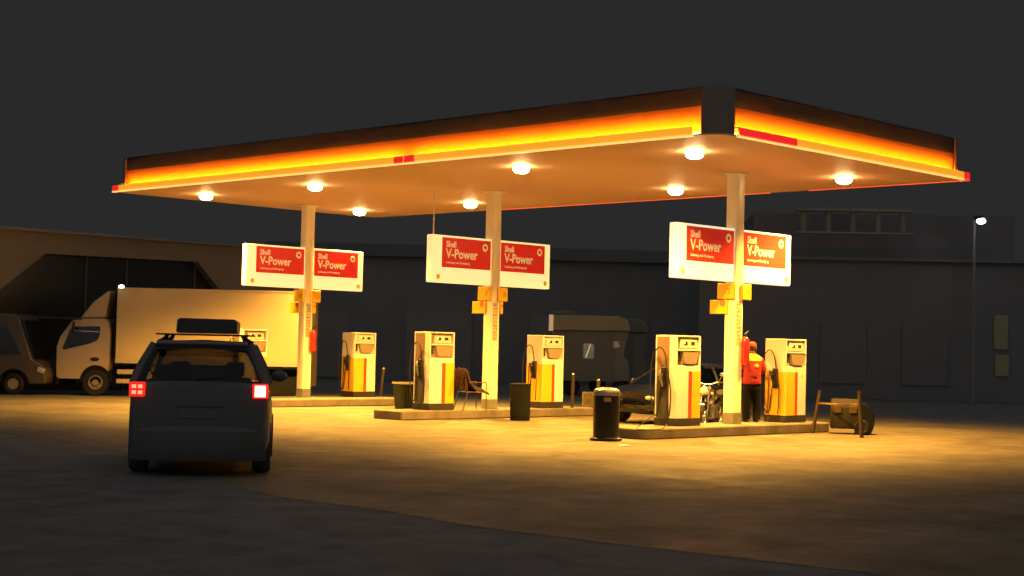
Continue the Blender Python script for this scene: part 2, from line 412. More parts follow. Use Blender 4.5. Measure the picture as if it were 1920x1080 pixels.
# ------------------------------------------------------------------ advertising signs
slab_ = ['white and red advertising sign on the right column, its left half glaring brightest', 'white and red advertising sign on the middle column, thin rod to the roof', 'white and red advertising sign on the left column above the lorry box']
for i, t in enumerate(T):
    s = thing('advertising_sign', slab_[i], 'sign', S(t, W0 - .08, 0), ST, 'advertising signs across the columns')
    z0, z1 = 3.25, 4.39
    for sd in (-1, 1):
        # each half box stands proud of the column
        xa, xb = (-2.07, -.075) if sd < 0 else (.235, 2.07)
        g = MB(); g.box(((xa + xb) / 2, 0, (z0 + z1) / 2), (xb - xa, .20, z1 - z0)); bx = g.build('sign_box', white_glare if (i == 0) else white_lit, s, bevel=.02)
        pa, pb = (-1.75, -.10) if sd < 0 else (.26, 1.86)
        g = MB(); g.box(((pa + pb) / 2, -.103, 3.98), (pb - pa, .006, .72)); pn = g.build('red_panel', signred, bx, smooth=False)
        wd = pb - pa
        text('lettering', 'Shell', .205, signtxt, pn, (pa + .13, -.107, 4.115), bold=.006, sx=.88)
        text('lettering', 'V-Power', .315, signtxt, pn, (pa + .13, -.107, 3.855), bold=.008, sx=.92 * wd / 1.62)
        text('lettering', 'Leistung und Reinigung', .078, signtxt, pn, (pa + .14, -.107, 3.72), bold=.001, sx=1.1)
        g = MB(); scallop(g, pb - .2, 4.17, .095, -.112, .005); eb = g.build('emblem', signtxt, pn, smooth=False)
        g = MB(); scallop(g, pb - .2, 4.17, .045, -.1145, .004); g.build('emblem_centre', red, eb, smooth=False)
        ex = -1.86 if sd < 0 else 1.9
        g = MB(); scallop(g, ex, 3.39, .065, -.104, .004); g.build('small_emblem', m_embl, bx, smooth=False)
    if i == 1:
        MB().cyl((-1.95, 0, z1), (-1.95, 0, H), .018, n=10).build('hanging_rod', white, s)

# ------------------------------------------------------------------ pump number plates on the columns
m_pl = mat('yellow number plate', (0.82, 0.46, 0.02), .45, var=.06, emit=(1, .4, .01), es=.06)
m_plo = mat('orange worn print', (0.55, 0.16, 0.03), .5)
m_dig = mat('brown digit print', (0.42, 0.17, 0.02), .5)
digs = [('3', '4'), ('7', '8'), ('11', '12')]
cn = ['right', 'middle', 'left']
for i, t in enumerate(T):
    for q in range(2):
        s = thing('number_plate', f"yellow pump number plate reading {digs[i][q]} under the {cn[i]} sign", 'number sign', S(t, W0, 0), ST, 'pump number plates')
        if q == 0:
            g = MB(); g.box((-.17, .08, 3.05), (.05, .46, .34)); p = g.build('plate', m_pl, s, bevel=.02)
            text('digit', digs[i][q], .19, m_dig, s, (-.198, .0, 2.985), rot=(PI / 2, 0, -PI / 2), align='CENTER')
        else:
            g = MB(); g.box((.20, -.175, 3.04), (.33, .05, .34)); p = g.build('plate', m_pl, s, bevel=.02)
            text('digit', digs[i][q], .19, m_dig, s, (.24, -.203, 2.975), align='CENTER')
    s = thing('notice_box', f"lower yellow notice box with an orange mark on the {cn[i]} column, left side", 'notice box', S(t, W0, 0), ST, 'notice boxes on the columns')
    g = MB(); g.box((-.165, .27, 2.71), (.04, .46, .30)); g.build('plate', m_pl, s, bevel=.012)
    g = MB(); g.cyl((-.1875, .16, 2.79), (-.1885, .16, 2.79), .075, n=14); g.build('orange_mark', m_plo, s, smooth=False)
    if i > 0:
        s = thing('notice_box', f"narrow lower yellow notice box on the {cn[i]} column, right side", 'notice box', S(t, W0, 0), ST, 'notice boxes on the columns')
        g = MB(); g.box((.19, -.02, 2.71), (.09, .30, .30)); g.build('plate', m_pl, s, bevel=.012)
        g = MB(); g.cyl((.195, -.1705, 2.76), (.195, -.1725, 2.76), .035, n=12); g.build('orange_mark', m_plo, s, smooth=False)

# ------------------------------------------------------------------ fuel pumps
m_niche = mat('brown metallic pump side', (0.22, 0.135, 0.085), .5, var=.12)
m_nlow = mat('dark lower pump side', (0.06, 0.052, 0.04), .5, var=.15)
m_disp = mat('display cream plastic', (0.62, 0.55, 0.42), .3)
m_scr = mat('display glass', (0.05, 0.04, 0.03), .08, spec=.8)
m_glare = mat('lit display digits', (0.9, .8, .6), .3, emit=(1, .8, .45), es=1.2)
m_key = mat('keypad tub plastic', (0.27, 0.21, 0.15), .45, var=.1)
def make_pump(near):
    s = thing('fuel_pump', 'x', 'fuel pump', (0, 0, 0), ST, 'fuel pumps on the islands')
    X, Y, Z = .40, .275, 1.85
    MB().box((0, 0, .08), (2 * X + .02, 2 * Y + .02, .16)).build('plinth', dkgrey, s, bevel=.01)
    # housing with display recess: built as frame pieces around the recess
    g = MB()
    g.box((0, .03, (.16 + Z) / 2), (2 * X, 2 * Y - .06, Z - .16))          # core
    g.box((0, -Y + .03, .70), (2 * X, .06, 1.08))                          # lower front
    g.box((0, -Y + .03, 1.835), (2 * X, .06, .03))                         # top lip
    g.box((-X + .015, -Y + .03, 1.53), (.03, .06, .58)); g.box((X - .02, -Y + .03, 1.53), (.04, .06, .58))
    g.build('housing', white, s, bevel=.006)
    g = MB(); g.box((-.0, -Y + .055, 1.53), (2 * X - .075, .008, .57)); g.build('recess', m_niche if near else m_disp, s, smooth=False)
    g = MB(); rr = [(-.28, 1.585), (.30, 1.585), (.265, 1.76), (-.245, 1.76)]; g.prism(rr, 'y', -Y + .045, -Y - .005); dp = g.build('display', m_disp, s, bevel=.01)
    for dx in (-.12, .12): MB().box((dx, -Y - .007, 1.69), (.12, .004, .07)).build('display_window', m_scr, dp, smooth=False)
    g = MB(); g.box((-.16, -Y - .009, 1.70), (.035, .003, .04)); g.build('display_digits', m_glare, dp, smooth=False)  # glare spot on the display glass put in as a glowing chip
    g = MB(); g.box((0, -Y + .01, 1.555), (2 * X - .07, .07, .035)); g.build('shelf', white, s, bevel=.004)
    g = MB(); g.loft([[(x, -Y - .015, z) for x, z in ((-.22, 1.525), (.33, 1.525), (.25, 1.30), (.20, 1.27), (-.10, 1.27), (-.16, 1.31))],
                      [(x, -Y + .05, z) for x, z in ((-.24, 1.53), (.34, 1.53), (.27, 1.28), (.22, 1.255), (-.12, 1.255), (-.18, 1.29))]])
    kp = g.build('keypad_tub', m_key, s)
    g = MB(); g.box((-.315, -Y + .035, 1.42), (.09, .03, .20)); g.build('card_slot', m_scr, s, smooth=False)
    if near:
        g = MB(); g.box((.055, -Y - .003, .64), (.11, .006, .955)); g.build('red_stripe', red, s, smooth=False)
        g = MB(); g.box((.253, -Y - .003, .64), (.284, .006, .955)); g.build('yellow_panel', yellow, s, smooth=False)
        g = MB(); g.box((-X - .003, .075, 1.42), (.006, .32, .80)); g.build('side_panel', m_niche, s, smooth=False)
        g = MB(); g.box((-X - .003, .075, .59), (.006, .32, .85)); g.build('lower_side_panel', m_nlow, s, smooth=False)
        hy, top = .0, 1.60
    else:
        g = MB(); g.box((-.22, -Y - .003, .64), (.355, .006, .955)); g.build('yellow_panel', yellow, s, smooth=False)
        g = MB(); g.box((.01, -Y - .003, .64), (.10, .006, .955)); g.build('red_stripe', red, s, smooth=False)
        g = MB(); g.box((-X - .003, 0, .64), (.006, 2 * Y - .01, .955)); g.build('side_panel', yellow, s, smooth=False)
        g = MB(); scallop(g, .24, 1.04, .035, -Y - .006, .005); g.build('small_emblem', m_embl, s, smooth=False)
        hy, top = .0, 1.60
    # nozzle holder + nozzle on the side
    ny = .02 if near else -.02
    g = MB(); g.box((-X - .03, ny, .98), (.06, .13, .44)); g.build('nozzle_holder', black, s, bevel=.02)
    g = MB(); g.tube(smooth_path([(-X - .06, ny + .02, .80), (-X - .10, ny + .03, .95), (-X - .11, ny + .05, 1.05), (-X - .08, ny + .06, 1.14)], 4), [.022] * 12 + [.016], 8)
    g.box((-X - .10, ny + .03, 1.0), (.05, .045, .12), rx=.3)
    g.build('nozzle', mat('nozzle grip', (.28, .26, .22) if near else (.05, .05, .05), .3, .6 if near else 0) if near else black, s)
    # hose: nozzle > bottom > up the far edge > peak > down near edge
    p = [(-X - .09, ny + .03, .82), (-X - .07, ny + .09, .55), (-X - .06, ny + .13, .28), (-X - .07, ny + .20, .22), (-X - .08, .30, .5), (-X - .09, .33, .95), (-X - .09, .28, 1.38),
         (-X - .08, .13, 1.60), (-X - .10, -.02, 1.50), (-X - .11, -.10, 1.15), (-X - .11, -.17, .75), (-X - .10, -.16, .42), (-X - .07, -.12, .2)]
    if near:
        p[8:] = [(-X - .10, -.04, 1.48), (-X - .12, -.13, 1.15), (-X - .12, -.22, .75), (-X - .12, -.22, .42), (-X - .06, -.15, .2)]
    g = MB(); g.tube(smooth_path(p, 6), .014 if near else .013, 7); g.build('hose', black, s)
    if not near:
        g = MB(); g.tube(smooth_path([(-X - .03, .14, 1.12), (-X - .06, .14, 1.0), (-X - .05, .15, .6), (-X - .06, .17, .2)], 5), .018, 7)
        g.ell((-X - .03, .14, 1.12), (.03, .035, .05), 10, 6); g.build('spare_hose', mat('brown hose', (.16, .08, .04), .5), s)
    return s
pn, pf = make_pump(True), make_pump(False)
lab_n = ['beige fuel pump with brown side at the left end of the nearest island', 'white fuel pump with hanging hose left of the chair on the middle island', 'white fuel pump mostly hidden behind the dark car']
lab_f = ['yellow sided fuel pump right of the attendant on the nearest island', 'yellow sided fuel pump behind the dark cylindrical bin on the middle island', 'yellow sided fuel pump right of the left column']
for i, t in enumerate(T):
    for k, (src, lab, wv) in enumerate(((pn, lab_n, W0 - 1.9), (pf, lab_f, W0 + 2.0))):
        o = src if i == 0 else copy_tree(src)
        o.location = S(t, wv, K); o['label'] = lab[i]

# ------------------------------------------------------------------ fire extinguishers on columns
m_fe = mat('red extinguisher', (0.42, 0.022, 0.02), .3, coat=.4)
fe = thing('fire_extinguisher', 'red fire extinguisher on the right column beside the attendant', 'fire extinguisher', S(T[0] - .16, W0 + .19, 1.48), ST, 'fire extinguishers on the columns')
g = MB(); R = .095
prof = [(.001, 0), (R * .85, 0), (R, .03), (R, .5), (R * .8, .56), (.035, .60), (.001, .60)]
g.loft([[(r * math.cos(2 * PI * k / 20), r * math.sin(2 * PI * k / 20) - .02, z) for k in range(20)] for r, z in prof]); g.build('cylinder', m_fe, fe)
g = MB(); g.cyl((0, -.02, .6), (0, -.02, .66), .02, n=10); g.box((.05, -.02, .69), (.14, .02, .02), ry=-.5); g.box((.04, -.02, .655), (.10, .02, .015)); g.build('valve_lever', black, fe)
g = MB(); g.tube(smooth_path([(.02, -.02, .63), (.10, -.03, .55), (.115, -.04, .3), (.10, -.04, .08)], 5), .012, 7); g.cyl((.10, -.04, .10), (.10, -.04, -.02), .016, .03, 10); g.build('discharge_hose', black, fe)
MB().box((-.0, .08, .35), (.12, .04, .04)).build('bracket', dkgrey, fe)
f2 = copy_tree(fe); f2.location = S(T[2] - .16, W0 + .14, 1.5); f2['label'] = 'red fire extinguisher on the left column between lorry and pump'

# ------------------------------------------------------------------ person
m_skin = mat('skin', (0.42, 0.22, 0.13), .5)
def skin_obj(name, m, verts, edges, radii, parent, sub=2, root=0, label=None):
    me = bpy.data.meshes.new(name); me.from_pydata([Vector(v) for v in verts], edges, []); me.materials.append(m)
    o = bpy.data.objects.new(name, me); C.objects.link(o); o.parent = parent
    sk = o.modifiers.new('skin', 'SKIN'); sk.use_smooth_shade = True; sk.branch_smoothing = 0.6
    sv = me.skin_vertices[0].data if me.skin_vertices else None
    if sv is None:
        bpy.context.view_layer.update(); sv = me.skin_vertices[0].data
    for i, r in enumerate(radii):
        sv[i].radius = r if hasattr(r, '__len__') else (r, r); sv[i].use_root = (i == root)
    ss = o.modifiers.new('sub', 'SUBSURF'); ss.levels = sub; ss.render_levels = sub
    # freeze the result so that it is one plain mesh
    dg = bpy.context.evaluated_depsgraph_get(); dg.update()
    me2 = bpy.data.meshes.new_from_object(o.evaluated_get(dg)); o.modifiers.clear(); o.data = me2
    for p in me2.polygons: p.use_smooth = True
    if label: o['label'] = label
    return o
per = thing('person', 'attendant seen from behind, red cap, red jacket with yellow shoulders, beside right column', 'person', S(T[0] + .28, 6.38, K), math.radians(8))
# local: +y = facing direction (away from the camera), x right
V = [(0, 0, .93), (0, .0, 1.08), (0, .01, 1.25), (0, .0, 1.40), (0, .0, 1.50), (0, .015, 1.57), (0, .03, 1.65), (0, .025, 1.73)]
E_ = [(i, i + 1) for i in range(7)]
Rd = [(.155, .11), (.145, .11), (.165, .115), (.15, .10), (.062, .062), (.075, .085), (.082, .10), (.055, .07)]
def add(vs_, rs, start):
    idx = start
    for v, r in zip(vs_, rs):
        V.append(v); Rd.append(r); E_.append((idx, len(V) - 1)); idx = len(V) - 1
    return idx
for sd in (-1, 1):
    if sd < 0: arm = [(-.19, .0, 1.40), (-.27, .06, 1.14), (-.20, .26, 1.22), (-.16, .34, 1.27)]
    else: arm = [(.19, .0, 1.40), (.27, .07, 1.14), (.18, .30, 1.10), (.14, .38, 1.10)]
    hnd = add(arm, [(.062, .062), (.046, .046), (.032, .032), (.034, .022)], 3)
    base = Vector(arm[-1]); dr = (base - Vector(arm[-2])).normalized()
    for k, (fx, ln) in enumerate(((-.03, .065), (-.01, .075), (.01, .07), (.03, .055))):
        b0 = base + dr * .055 + Vector((fx, 0, 0)); add([b0, b0 + dr * ln * .55, b0 + dr * ln * .9 + Vector((0, 0, -.02))], [.010, .009, .008], hnd)
    add([base + Vector((-sd * .04, .01, .01)), base + Vector((-sd * .06, .04, .0))], [.011, .009], hnd)
    add([(sd * .095, .0, .86), (sd * .11, .01, .50), (sd * .12, -.02, .10), (sd * .13, .12, .04)], [(.10, .10), (.062, .065), (.045, .045), (.04, .03)], 0)
skin_obj('body', m_skin, V, E_, Rd, per)
m_jack = mat('red jacket cloth', (0.36, 0.02, 0.03), .8, var=.25, vscale=9, bump=.6, bscale=9)
m_yel = mat('yellow yoke cloth', (0.85, 0.52, 0.05), .75, var=.1, vscale=9, bump=.4, bscale=9)
m_trou = mat('dark trousers cloth', (0.010, 0.010, 0.012), .9, spec=.1, var=.2)
def ringz(z, rx, ry, cy=0, n=20, wob=0):
    return [(rx * math.cos(2 * PI * k / n) * (1 + wob * math.sin(k * 2.3 + z * 40)), cy + ry * math.sin(2 * PI * k / n), z) for k in range(n)]
g = MB(); g.loft([ringz(.84, .205, .15, wob=.02), ringz(.86, .215, .16, wob=.02), ringz(.93, .205, .155, wob=.025), ringz(1.0, .20, .15, wob=.03), ringz(1.1, .205, .15, wob=.03), ringz(1.22, .222, .155, wob=.02), ringz(1.32, .228, .15), ringz(1.355, .226, .145)])
jk = g.build('jacket', m_jack, per)
for sd in (-1, 1):
    g = MB(); e = Vector((sd * .27, .06, 1.14)); 
    g.tube(smooth_path([(sd * .17, .0, 1.37), (sd * .235, .02, 1.27), tuple(e)] + ([] if sd < 0 else [(.22, .2, 1.11)]), 5), [.085, .084, .082, .078, .076, .073, .07, .068, .066, .064, .062] + ([.06] * 5 if sd > 0 else []), 12)
    g.build('sleeve', m_jack, jk)
g = MB(); g.loft([ringz(1.352, .229, .148), ringz(1.40, .222, .142), ringz(1.445, .185, .125), ringz(1.485, .12, .095, .0), ringz(1.51, .078, .078, .005)])
g.build('yellow_yoke', m_yel, jk)
g = MB(); g.loft([ringz(1.500, .073, .074, .005), ringz(1.55, .070, .072, .01)]); g.build('collar', m_jack, jk)
g = MB(); g.ell((.06, -.148, 1.24), (.055, .012, .042), 14, 8); g.build('back_emblem', m_yel, jk)
g = MB(); g.box((0, -.156, 1.02), (.20, .008, .028)); g.build('waist_tab', mat('dark red print', (.16, .02, .02), .8), jk)
g = MB(); g.loft([ringz(.70, .175, .125), ringz(.80, .19, .135), ringz(.87, .195, .14)])
for sd in (-1, 1):
    g.loft([[(x + sd * dx, y, z) for x, y, z in ringz(z, r, r * 1.05, 0, 14, .02)] for z, r, dx in ((.06, .085, .115), (.2, .085, .115), (.45, .09, .11), (.6, .105, .10), (.74, .115, .09))])
g.build('trousers', m_trou, per)
for sd in (-1, 1):
    g = MB(); g.loft([[(x + sd * .12, y + .05, z) for x, y, z in ringz(z, rx, ry, 0, 14)] for z, rx, ry in ((.0, .052, .14), (.05, .055, .145), (.09, .05, .10), (.12, .05, .07))]); g.build('shoe', black, per)
m_cap = mat('red cap cloth', (0.45, 0.03, 0.02), .7)
g = MB(); g.loft([[(x, y + .028, z) for x, y, z in ringz(z, rx, ry)] for z, rx, ry in ((1.665, .098, .115), (1.70, .097, .114), (1.74, .082, .098), (1.765, .05, .062), (1.775, .01, .012))]); cp = g.build('cap', m_cap, per)
g = MB(); g.prism([(-.085, .12), (-.06, .2), (0, .225), (.06, .2), (.085, .12)], 'z', 1.668, 1.68); g.build('cap_peak', m_cap, cp)
g = MB(); g.loft([[(x, y + .018, z) for x, y, z in ringz(z, rx, ry)] for z, rx, ry in ((1.56, .066, .07), (1.60, .088, .098), (1.64, .094, .108), (1.672, .095, .11))]); g.build('hair', mat('dark hair', (.03, .022, .018), .7), per)
for sd in (-1, 1):
    g = MB(); g.ell((sd * .096, .03, 1.635), (.012, .022, .032), 8, 6); g.build('ear', m_skin, per)

# ------------------------------------------------------------------ motorcycle
m_bike = mat('black motorbike paint', (0.02, 0.02, 0.022), .2, coat=.6)
bk_ = thing('motorcycle', 'dark motorcycle with shiny handlebars parked front on beside the right column', 'motorcycle', S(4.72, 6.2, 0), math.radians(158))
# local +y = forward (towards the camera side)
for yy, nm in ((.68, 'wheel'), (-.70, 'wheel')):
    g = MB(); g.torus((0, yy, .31), .255, .055, 'x'); wh = g.build('wheel', black, bk_)
    g = MB(); g.torus((0, yy, .31), .20, .018, 'x', m=6)
    for k in range(5):
        a = 2 * PI * k / 5; g.cyl((0, yy, .31), (0, yy + .2 * math.cos(a), .31 + .2 * math.sin(a)), .014, n=6)
    g.cyl((-.06, yy, .31), (.06, yy, .31), .035, n=10); g.build('rim', steel, wh)
g = MB()
for sd in (-1, 1): g.cyl((sd * .09, .70, .30), (sd * .08, .46, .98), .028, .024, 10)
g.box((0, .47, .93), (.24, .07, .05)); g.build('fork', chrome, bk_)
g = MB(); g.loft([[(x, .68 + .33 * math.cos(a), .31 + .33 * math.sin(a)) for x in (-.07, 0, .07)] for a in [math.radians(20 + 10 * k) for k in range(13)]], cap=False, closed=False); g.build('mudguard', m_bike, bk_)
g = MB(); g.ell((0, .60, .88), (.11, .09, .11), 16, 10); hl = g.build('headlamp', chrome, bk_)
g = MB(); g.ell((0, .655, .88), (.09, .045, .09), 16, 8); g.build('headlamp_glass', mat('headlamp lens', (.6, .6, .55), .1, spec=.9), hl)
g = MB(); g.tube(smooth_path([(-.38, .30, 1.04), (-.25, .38, 1.07), (-.1, .44, 1.02), (.1, .44, 1.02), (.25, .38, 1.07), (.38, .30, 1.04)], 5), .014, 8); hb = g.build('handlebar', chrome, bk_)
for sd in (-1, 1):
    MB().cyl((sd * .38, .30, 1.04), (sd * .27, .365, 1.065), .022, n=8).build('grip', black, hb)
    g = MB(); g.cyl((sd * .26, .38, 1.07), (sd * .34, .40, 1.22), .007, n=6); g.ell((sd * .35, .40, 1.24), (.065, .02, .045), 12, 8); g.build('mirror', chrome, hb)
    g = MB(); g.ell((sd * .17, .60, .82), (.035, .045, .03), 10, 6); g.build('indicator', mat('amber lens', (.7, .3, .05), .2), bk_)
g = MB(); g.loft([[(x, y, z) for x, z in ((-w_, zz - .12), (-w_ * .9, zz), (0, zz + .05), (w_ * .9, zz), (w_, zz - .12), (0, zz - .2))] for y, w_, zz in ((.40, .07, .86), (.25, .15, .90), (.0, .14, .86), (-.15, .09, .80))]); g.build('fuel_tank', m_bike, bk_)
g = MB(); g.loft([[(x, y, z) for x, z in ((-w_, zz - .05), (-w_, zz), (w_, zz), (w_, zz - .05))] for y, w_, zz in ((-.1, .1, .80), (-.35, .15, .78), (-.7, .12, .84), (-.95, .06, .88))]); g.build('seat', black, bk_, bevel=.01)
g = MB(); g.box((0, .08, .42), (.26, .38, .30)); g.cyl((0, .2, .55), (0, .12, .75), .11, n=14)
for k in range(6): g.box((0, .08, .32 + k * .045), (.30, .30, .012))
g.build('engine', steel, bk_, bevel=.01)
g = MB(); g.tube(smooth_path([(.1, .2, .6), (.13, .32, .4), (.14, .15, .22), (.16, -.3, .25), (.17, -.85, .36)], 5), .04, 10); g.build('exhaust_pipe', chrome, bk_)
g = MB(); g.tube([(0, .42, .9), (0, .1, .72), (0, -.3, .68), (0, -.8, .78)], .03, 8); g.tube([(0, .42, .82), (0, .25, .3), (0, -.3, .28), (0, -.35, .68)], .025, 8)
for sd in (-1, 1): g.tube([(sd * .09, -.25, .35), (sd * .09, -.70, .31)], .022, 8); g.cyl((sd * .13, -.35, .74), (sd * .1, -.68, .34), .018, n=8)
g.cyl((-.05, -.05, .28), (-.25, -.1, .01), .014, n=8)
g.build('frame', m_bike, bk_)

# ------------------------------------------------------------------ chair with coat
m_chr = mat('brown metal tube', (0.10, 0.06, 0.035), .4, .3)
ch = thing('metal_armchair', 'metal armchair with a dark coat thrown over it beside the middle column', 'chair', S(10.45, 4.30, K), math.radians(-62))
def tb(pts, r=.013): return MB().tube(smooth_path(pts, 4), r, 8)
# local +y = the way the chair faces
for sd in (-1, 1):
    tb([(sd * .27, .26, 0), (sd * .27, .25, .42), (sd * .27, .24, .64), (sd * .27, .18, .665), (sd * .27, -.22, .66)]).build('front_leg', m_chr, ch)
    tb([(sd * .25, -.36, 0), (sd * .25, -.25, .42), (sd * .25, -.33, .92)]).build('rear_leg', m_chr, ch)
g = MB(); g.box((0, 0, .43), (.52, .50, .025)); g.build('seat', m_chr, ch, bevel=.008)
g = MB()
for k in range(5): g.box((-.2 + k * .1, -.30, .70), (.035, .014, .42), rx=.16)
g.box((0, -.335, .91), (.50, .018, .04)); g.build('backrest', m_chr, ch)
m_coat = mat('dark brown coat', (0.05, 0.024, 0.015), .9, spec=.1, var=.75, vscale=7, bump=.8, bscale=12)
rg = []
random.seed(3)
for k in range(15):
    u = k / 14
    path = smooth_path([(0, -.46, .52), (0, -.43, .80), (0, -.36, .99), (0, -.24, .96), (0, -.14, .74), (0, .02, .55), (0, .20, .50), (0, .33, .44)], 3)
    p = path[int(u * (len(path) - 1))]
    row = []
    for j in range(11):
        x = (-.5 + j / 10) * (.56 + .10 * math.sin(u * 7))
        row.append((x, p[1] + .03 * math.sin(j * 1.9 + u * 9), p[2] + .035 * math.sin(j * 1.5 + u * 6) - (.10 if j in (0, 10) and u > .4 else 0) - .05 * abs(x) * 2))
    rg.append(row)
g = MB(); g.loft(rg, cap=False, closed=False); co = g.build('draped_coat', m_coat); so = co.modifiers.new('s', 'SOLIDIFY'); so.thickness = .035
ss = co.modifiers.new('sub', 'SUBSURF'); ss.levels = 1; ss.render_levels = 1
co.location = ch.location + Vector((0, 0, .012)); co.rotation_euler = ch.rotation_euler
tag(co, 'crumpled dark brown coat thrown over the metal armchair', 'coat')

# ------------------------------------------------------------------ bins
b1 = thing('litter_bin', 'black round litter bin with shiny domed top at the left corner of the nearest island', 'litter bin', S(3.02, .60, 0), math.radians(0))
m_bin = mat('black bin enamel', (0.008, 0.009, 0.008), .3, var=.2, spec=.35)
def lathe(g, prof, n=28):
    g.loft([[(r * math.cos(2 * PI * k / n), r * math.sin(2 * PI * k / n), z) for k in range(n)] for r, z in prof]); return g
lathe(MB(), [(.28, .0), (.31, .01), (.31, .045), (.27, .06), (.255, .07)]).build('base_ring', m_bin, b1)
lathe(MB(), [(.25, .05), (.252, .3), (.252, .86)]).build('bin_body', m_bin, b1)
lathe(MB(), [(.262, .86), (.265, .90), (.258, .93)]).build('rim', steel, b1)
lathe(MB(), [(.257, .93), (.24, .97), (.18, 1.0), (.10, 1.012), (.01, 1.015)]).build('domed_lid', steel, b1)
g = MB(); 
g.loft([[(.2545 * math.sin(a), -.2545 * math.cos(a), z) for a in (math.radians(-16 + 8 * k) for k in range(5))] for z in (.75, .83)], cap=False, closed=False); g.build('label_plate', mat('brown bin label', (.35, .17, .08), .5), b1)
b2 = thing('dark_drum', 'plain dark cylindrical bin standing in front of the middle island', 'litter bin', (.26, 37.3, 0), 0)
lathe(MB(), [(.225, 0), (.235, .02), (.24, .2), (.245, .82), (.25, .84)], 24).build('drum_body', mat('dark green plastic', (.009, .010, .008), .7, var=.15, spec=.12), b2)
lathe(MB(), [(.255, .84), (.257, .87), (.24, .885), (.01, .89)], 24).build('drum_lid', mat('dark green plastic'), b2)

# ------------------------------------------------------------------ green crate stack near left island
cr = thing('plastic_tub', 'dark green ribbed plastic tub standing left of the middle island pump', 'tub', (-2.80, 42.4, 0), math.radians(30))
m_cr = mat('green plastic', (.016, .020, .012), .7, spec=.12, var=.3)
g = MB()
g.loft([rrect_ for rrect_ in [[(x, y, z) for x, y in rrect(-a, -b, a, b, .06, 4)] for z, a, b in ((0, .24, .22), (.70, .30, .28), (.70, .27, .25), (.05, .21, .19))]])
for k in range(6): g.box((-.2 + k * .08, -.27, .36), (.012, .03, .6), rx=.085)
g.build('tub_body', m_cr, cr)
g = MB()
o2 = rrect(-.32, -.30, .32, .30, .07, 4); i2 = rrect(-.28, -.26, .28, .26, .05, 4)
g.loft([[(x, y, z) for x, y in r_] for r_, z in ((o2, .68), (o2, .73), (i2, .73), (i2, .68), (o2, .68))], cap=False); g.build('tub_rim', mat('worn tub rim', (.22, .19, .10), .6), cr)

# ------------------------------------------------------------------ bollards / guard hoops
def bollard(loc, h, lean, lab, r=.045, grp='steel guard posts'):
    s = thing('guard_post', lab, 'guard post', loc, 0, grp)
    m_ = mat('dull guard post paint', (.055, .038, .024), .6, spec=.15, var=.3)
    top = (lean * h, 0, h)
    MB().cyl((0, 0, 0), top, r, r * .9, 12).build('post', m_, s)
    MB().ell(top, (r * 1.02, r * 1.02, r * .7), 12, 8).build('post_cap', steel, s)
    return s
bollard(S(17.95, 7.95, K), .82, .10, 'leaning steel guard post at the end of the left island')
bollard(S(10.55, 8.05, K), .86, .02, 'slim steel guard post at the right end of the middle island')
bollard((2.05, 36.2, 0), 1.02, .0, 'steel guard post rising behind the shiny topped bin')
hoop = thing('guard_rail', 'two post guard rail with crossbar past the right end of the nearest island', 'guard rail', (7.3, 33.55, 0), math.radians(0))
m_ = mat('dull guard post paint')
MB().cyl((.16, -.45, 0), (.10, -.45, .98), .045, .04, 12).build('post', m_, hoop)
MB().cyl((-.62, .9, 0), (-.46, .9, .95), .045, .04, 12).build('post', m_, hoop)
MB().cyl((.11, -.45, .70), (-.50, .9, .66), .02, n=8).build('crossbar', chrome, hoop)
# trolley: dark rounded machine behind the rail
tr = thing('hose_trolley', 'dark wheeled service trolley with two pale boxes behind the guard rail', 'trolley', (7.62, 34.5, 0), math.radians(-15))
m_tr = mat('khaki machine panel', (.030, .026, .016), .7, spec=.12, var=.4, vscale=5)
g = MB(); g.loft([[(x, y, z) for y, z in ((-.30, .12), (-.34, .3), (-.28, .62), (-.1, .78), (.25, .74), (.4, .45), (.4, .12))] for x in (-.52, .12)]); g.build('machine_body', m_tr, tr, bevel=.04)
g = MB(); g.box((-.36, -.345, .55), (.17, .06, .16)); g.build('pale_box', mat('pale yellow box', (.09, .062, .024), .7, spec=.15), tr, bevel=.01)
g = MB(); g.box((-.02, -.345, .55), (.17, .06, .16)); g.build('pale_box', mat('pale yellow box'), tr, bevel=.01)
g = MB(); pts = [(.12 + .30 * math.cos(math.radians(a)) , .28 + .42 * math.sin(math.radians(a))) for a in range(-40, 91, 10)] + [(.0, .70), (.0, .0), (.3, .0)]
g.prism(pts, 'y', -.25, .25); g.build('wheel_guard', m_bin, tr, bevel=.02)
for yy in (-.30, .30):
    g = MB(); g.torus((.16, yy, .17), .13, .04, 'y', 20, 8); g.cyl((.16, yy - .02, .17), (.16, yy + .02, .17), .11, n=16); g.build('wheel', black, tr)

# loose cable by the nearest island
g = MB(); g.tube(smooth_path([(2.86, 30.75, .5), (2.62, 30.6, .32), (2.47, 30.4, .215), (2.62, 30.2, .21), (2.95, 30.35, .222), (3.10, 30.7, .30)], 6), .010, 6)
cb = g.build('loose_hose', black); tag(cb, 'thin black hose loop lying on the end of the nearest island', 'hose')
# litter on the forecourt
g = MB(); g.pane([(2.0, 28.3, .006), (2.19, 28.27, .02), (2.21, 28.42, .012), (2.03, 28.44, .03)], .003)
tag(g.build('paper_scrap', mat('white paper', (.7, .68, .6), .7), smooth=False), 'crumpled white paper scrap on the concrete near the round bin', 'paper')

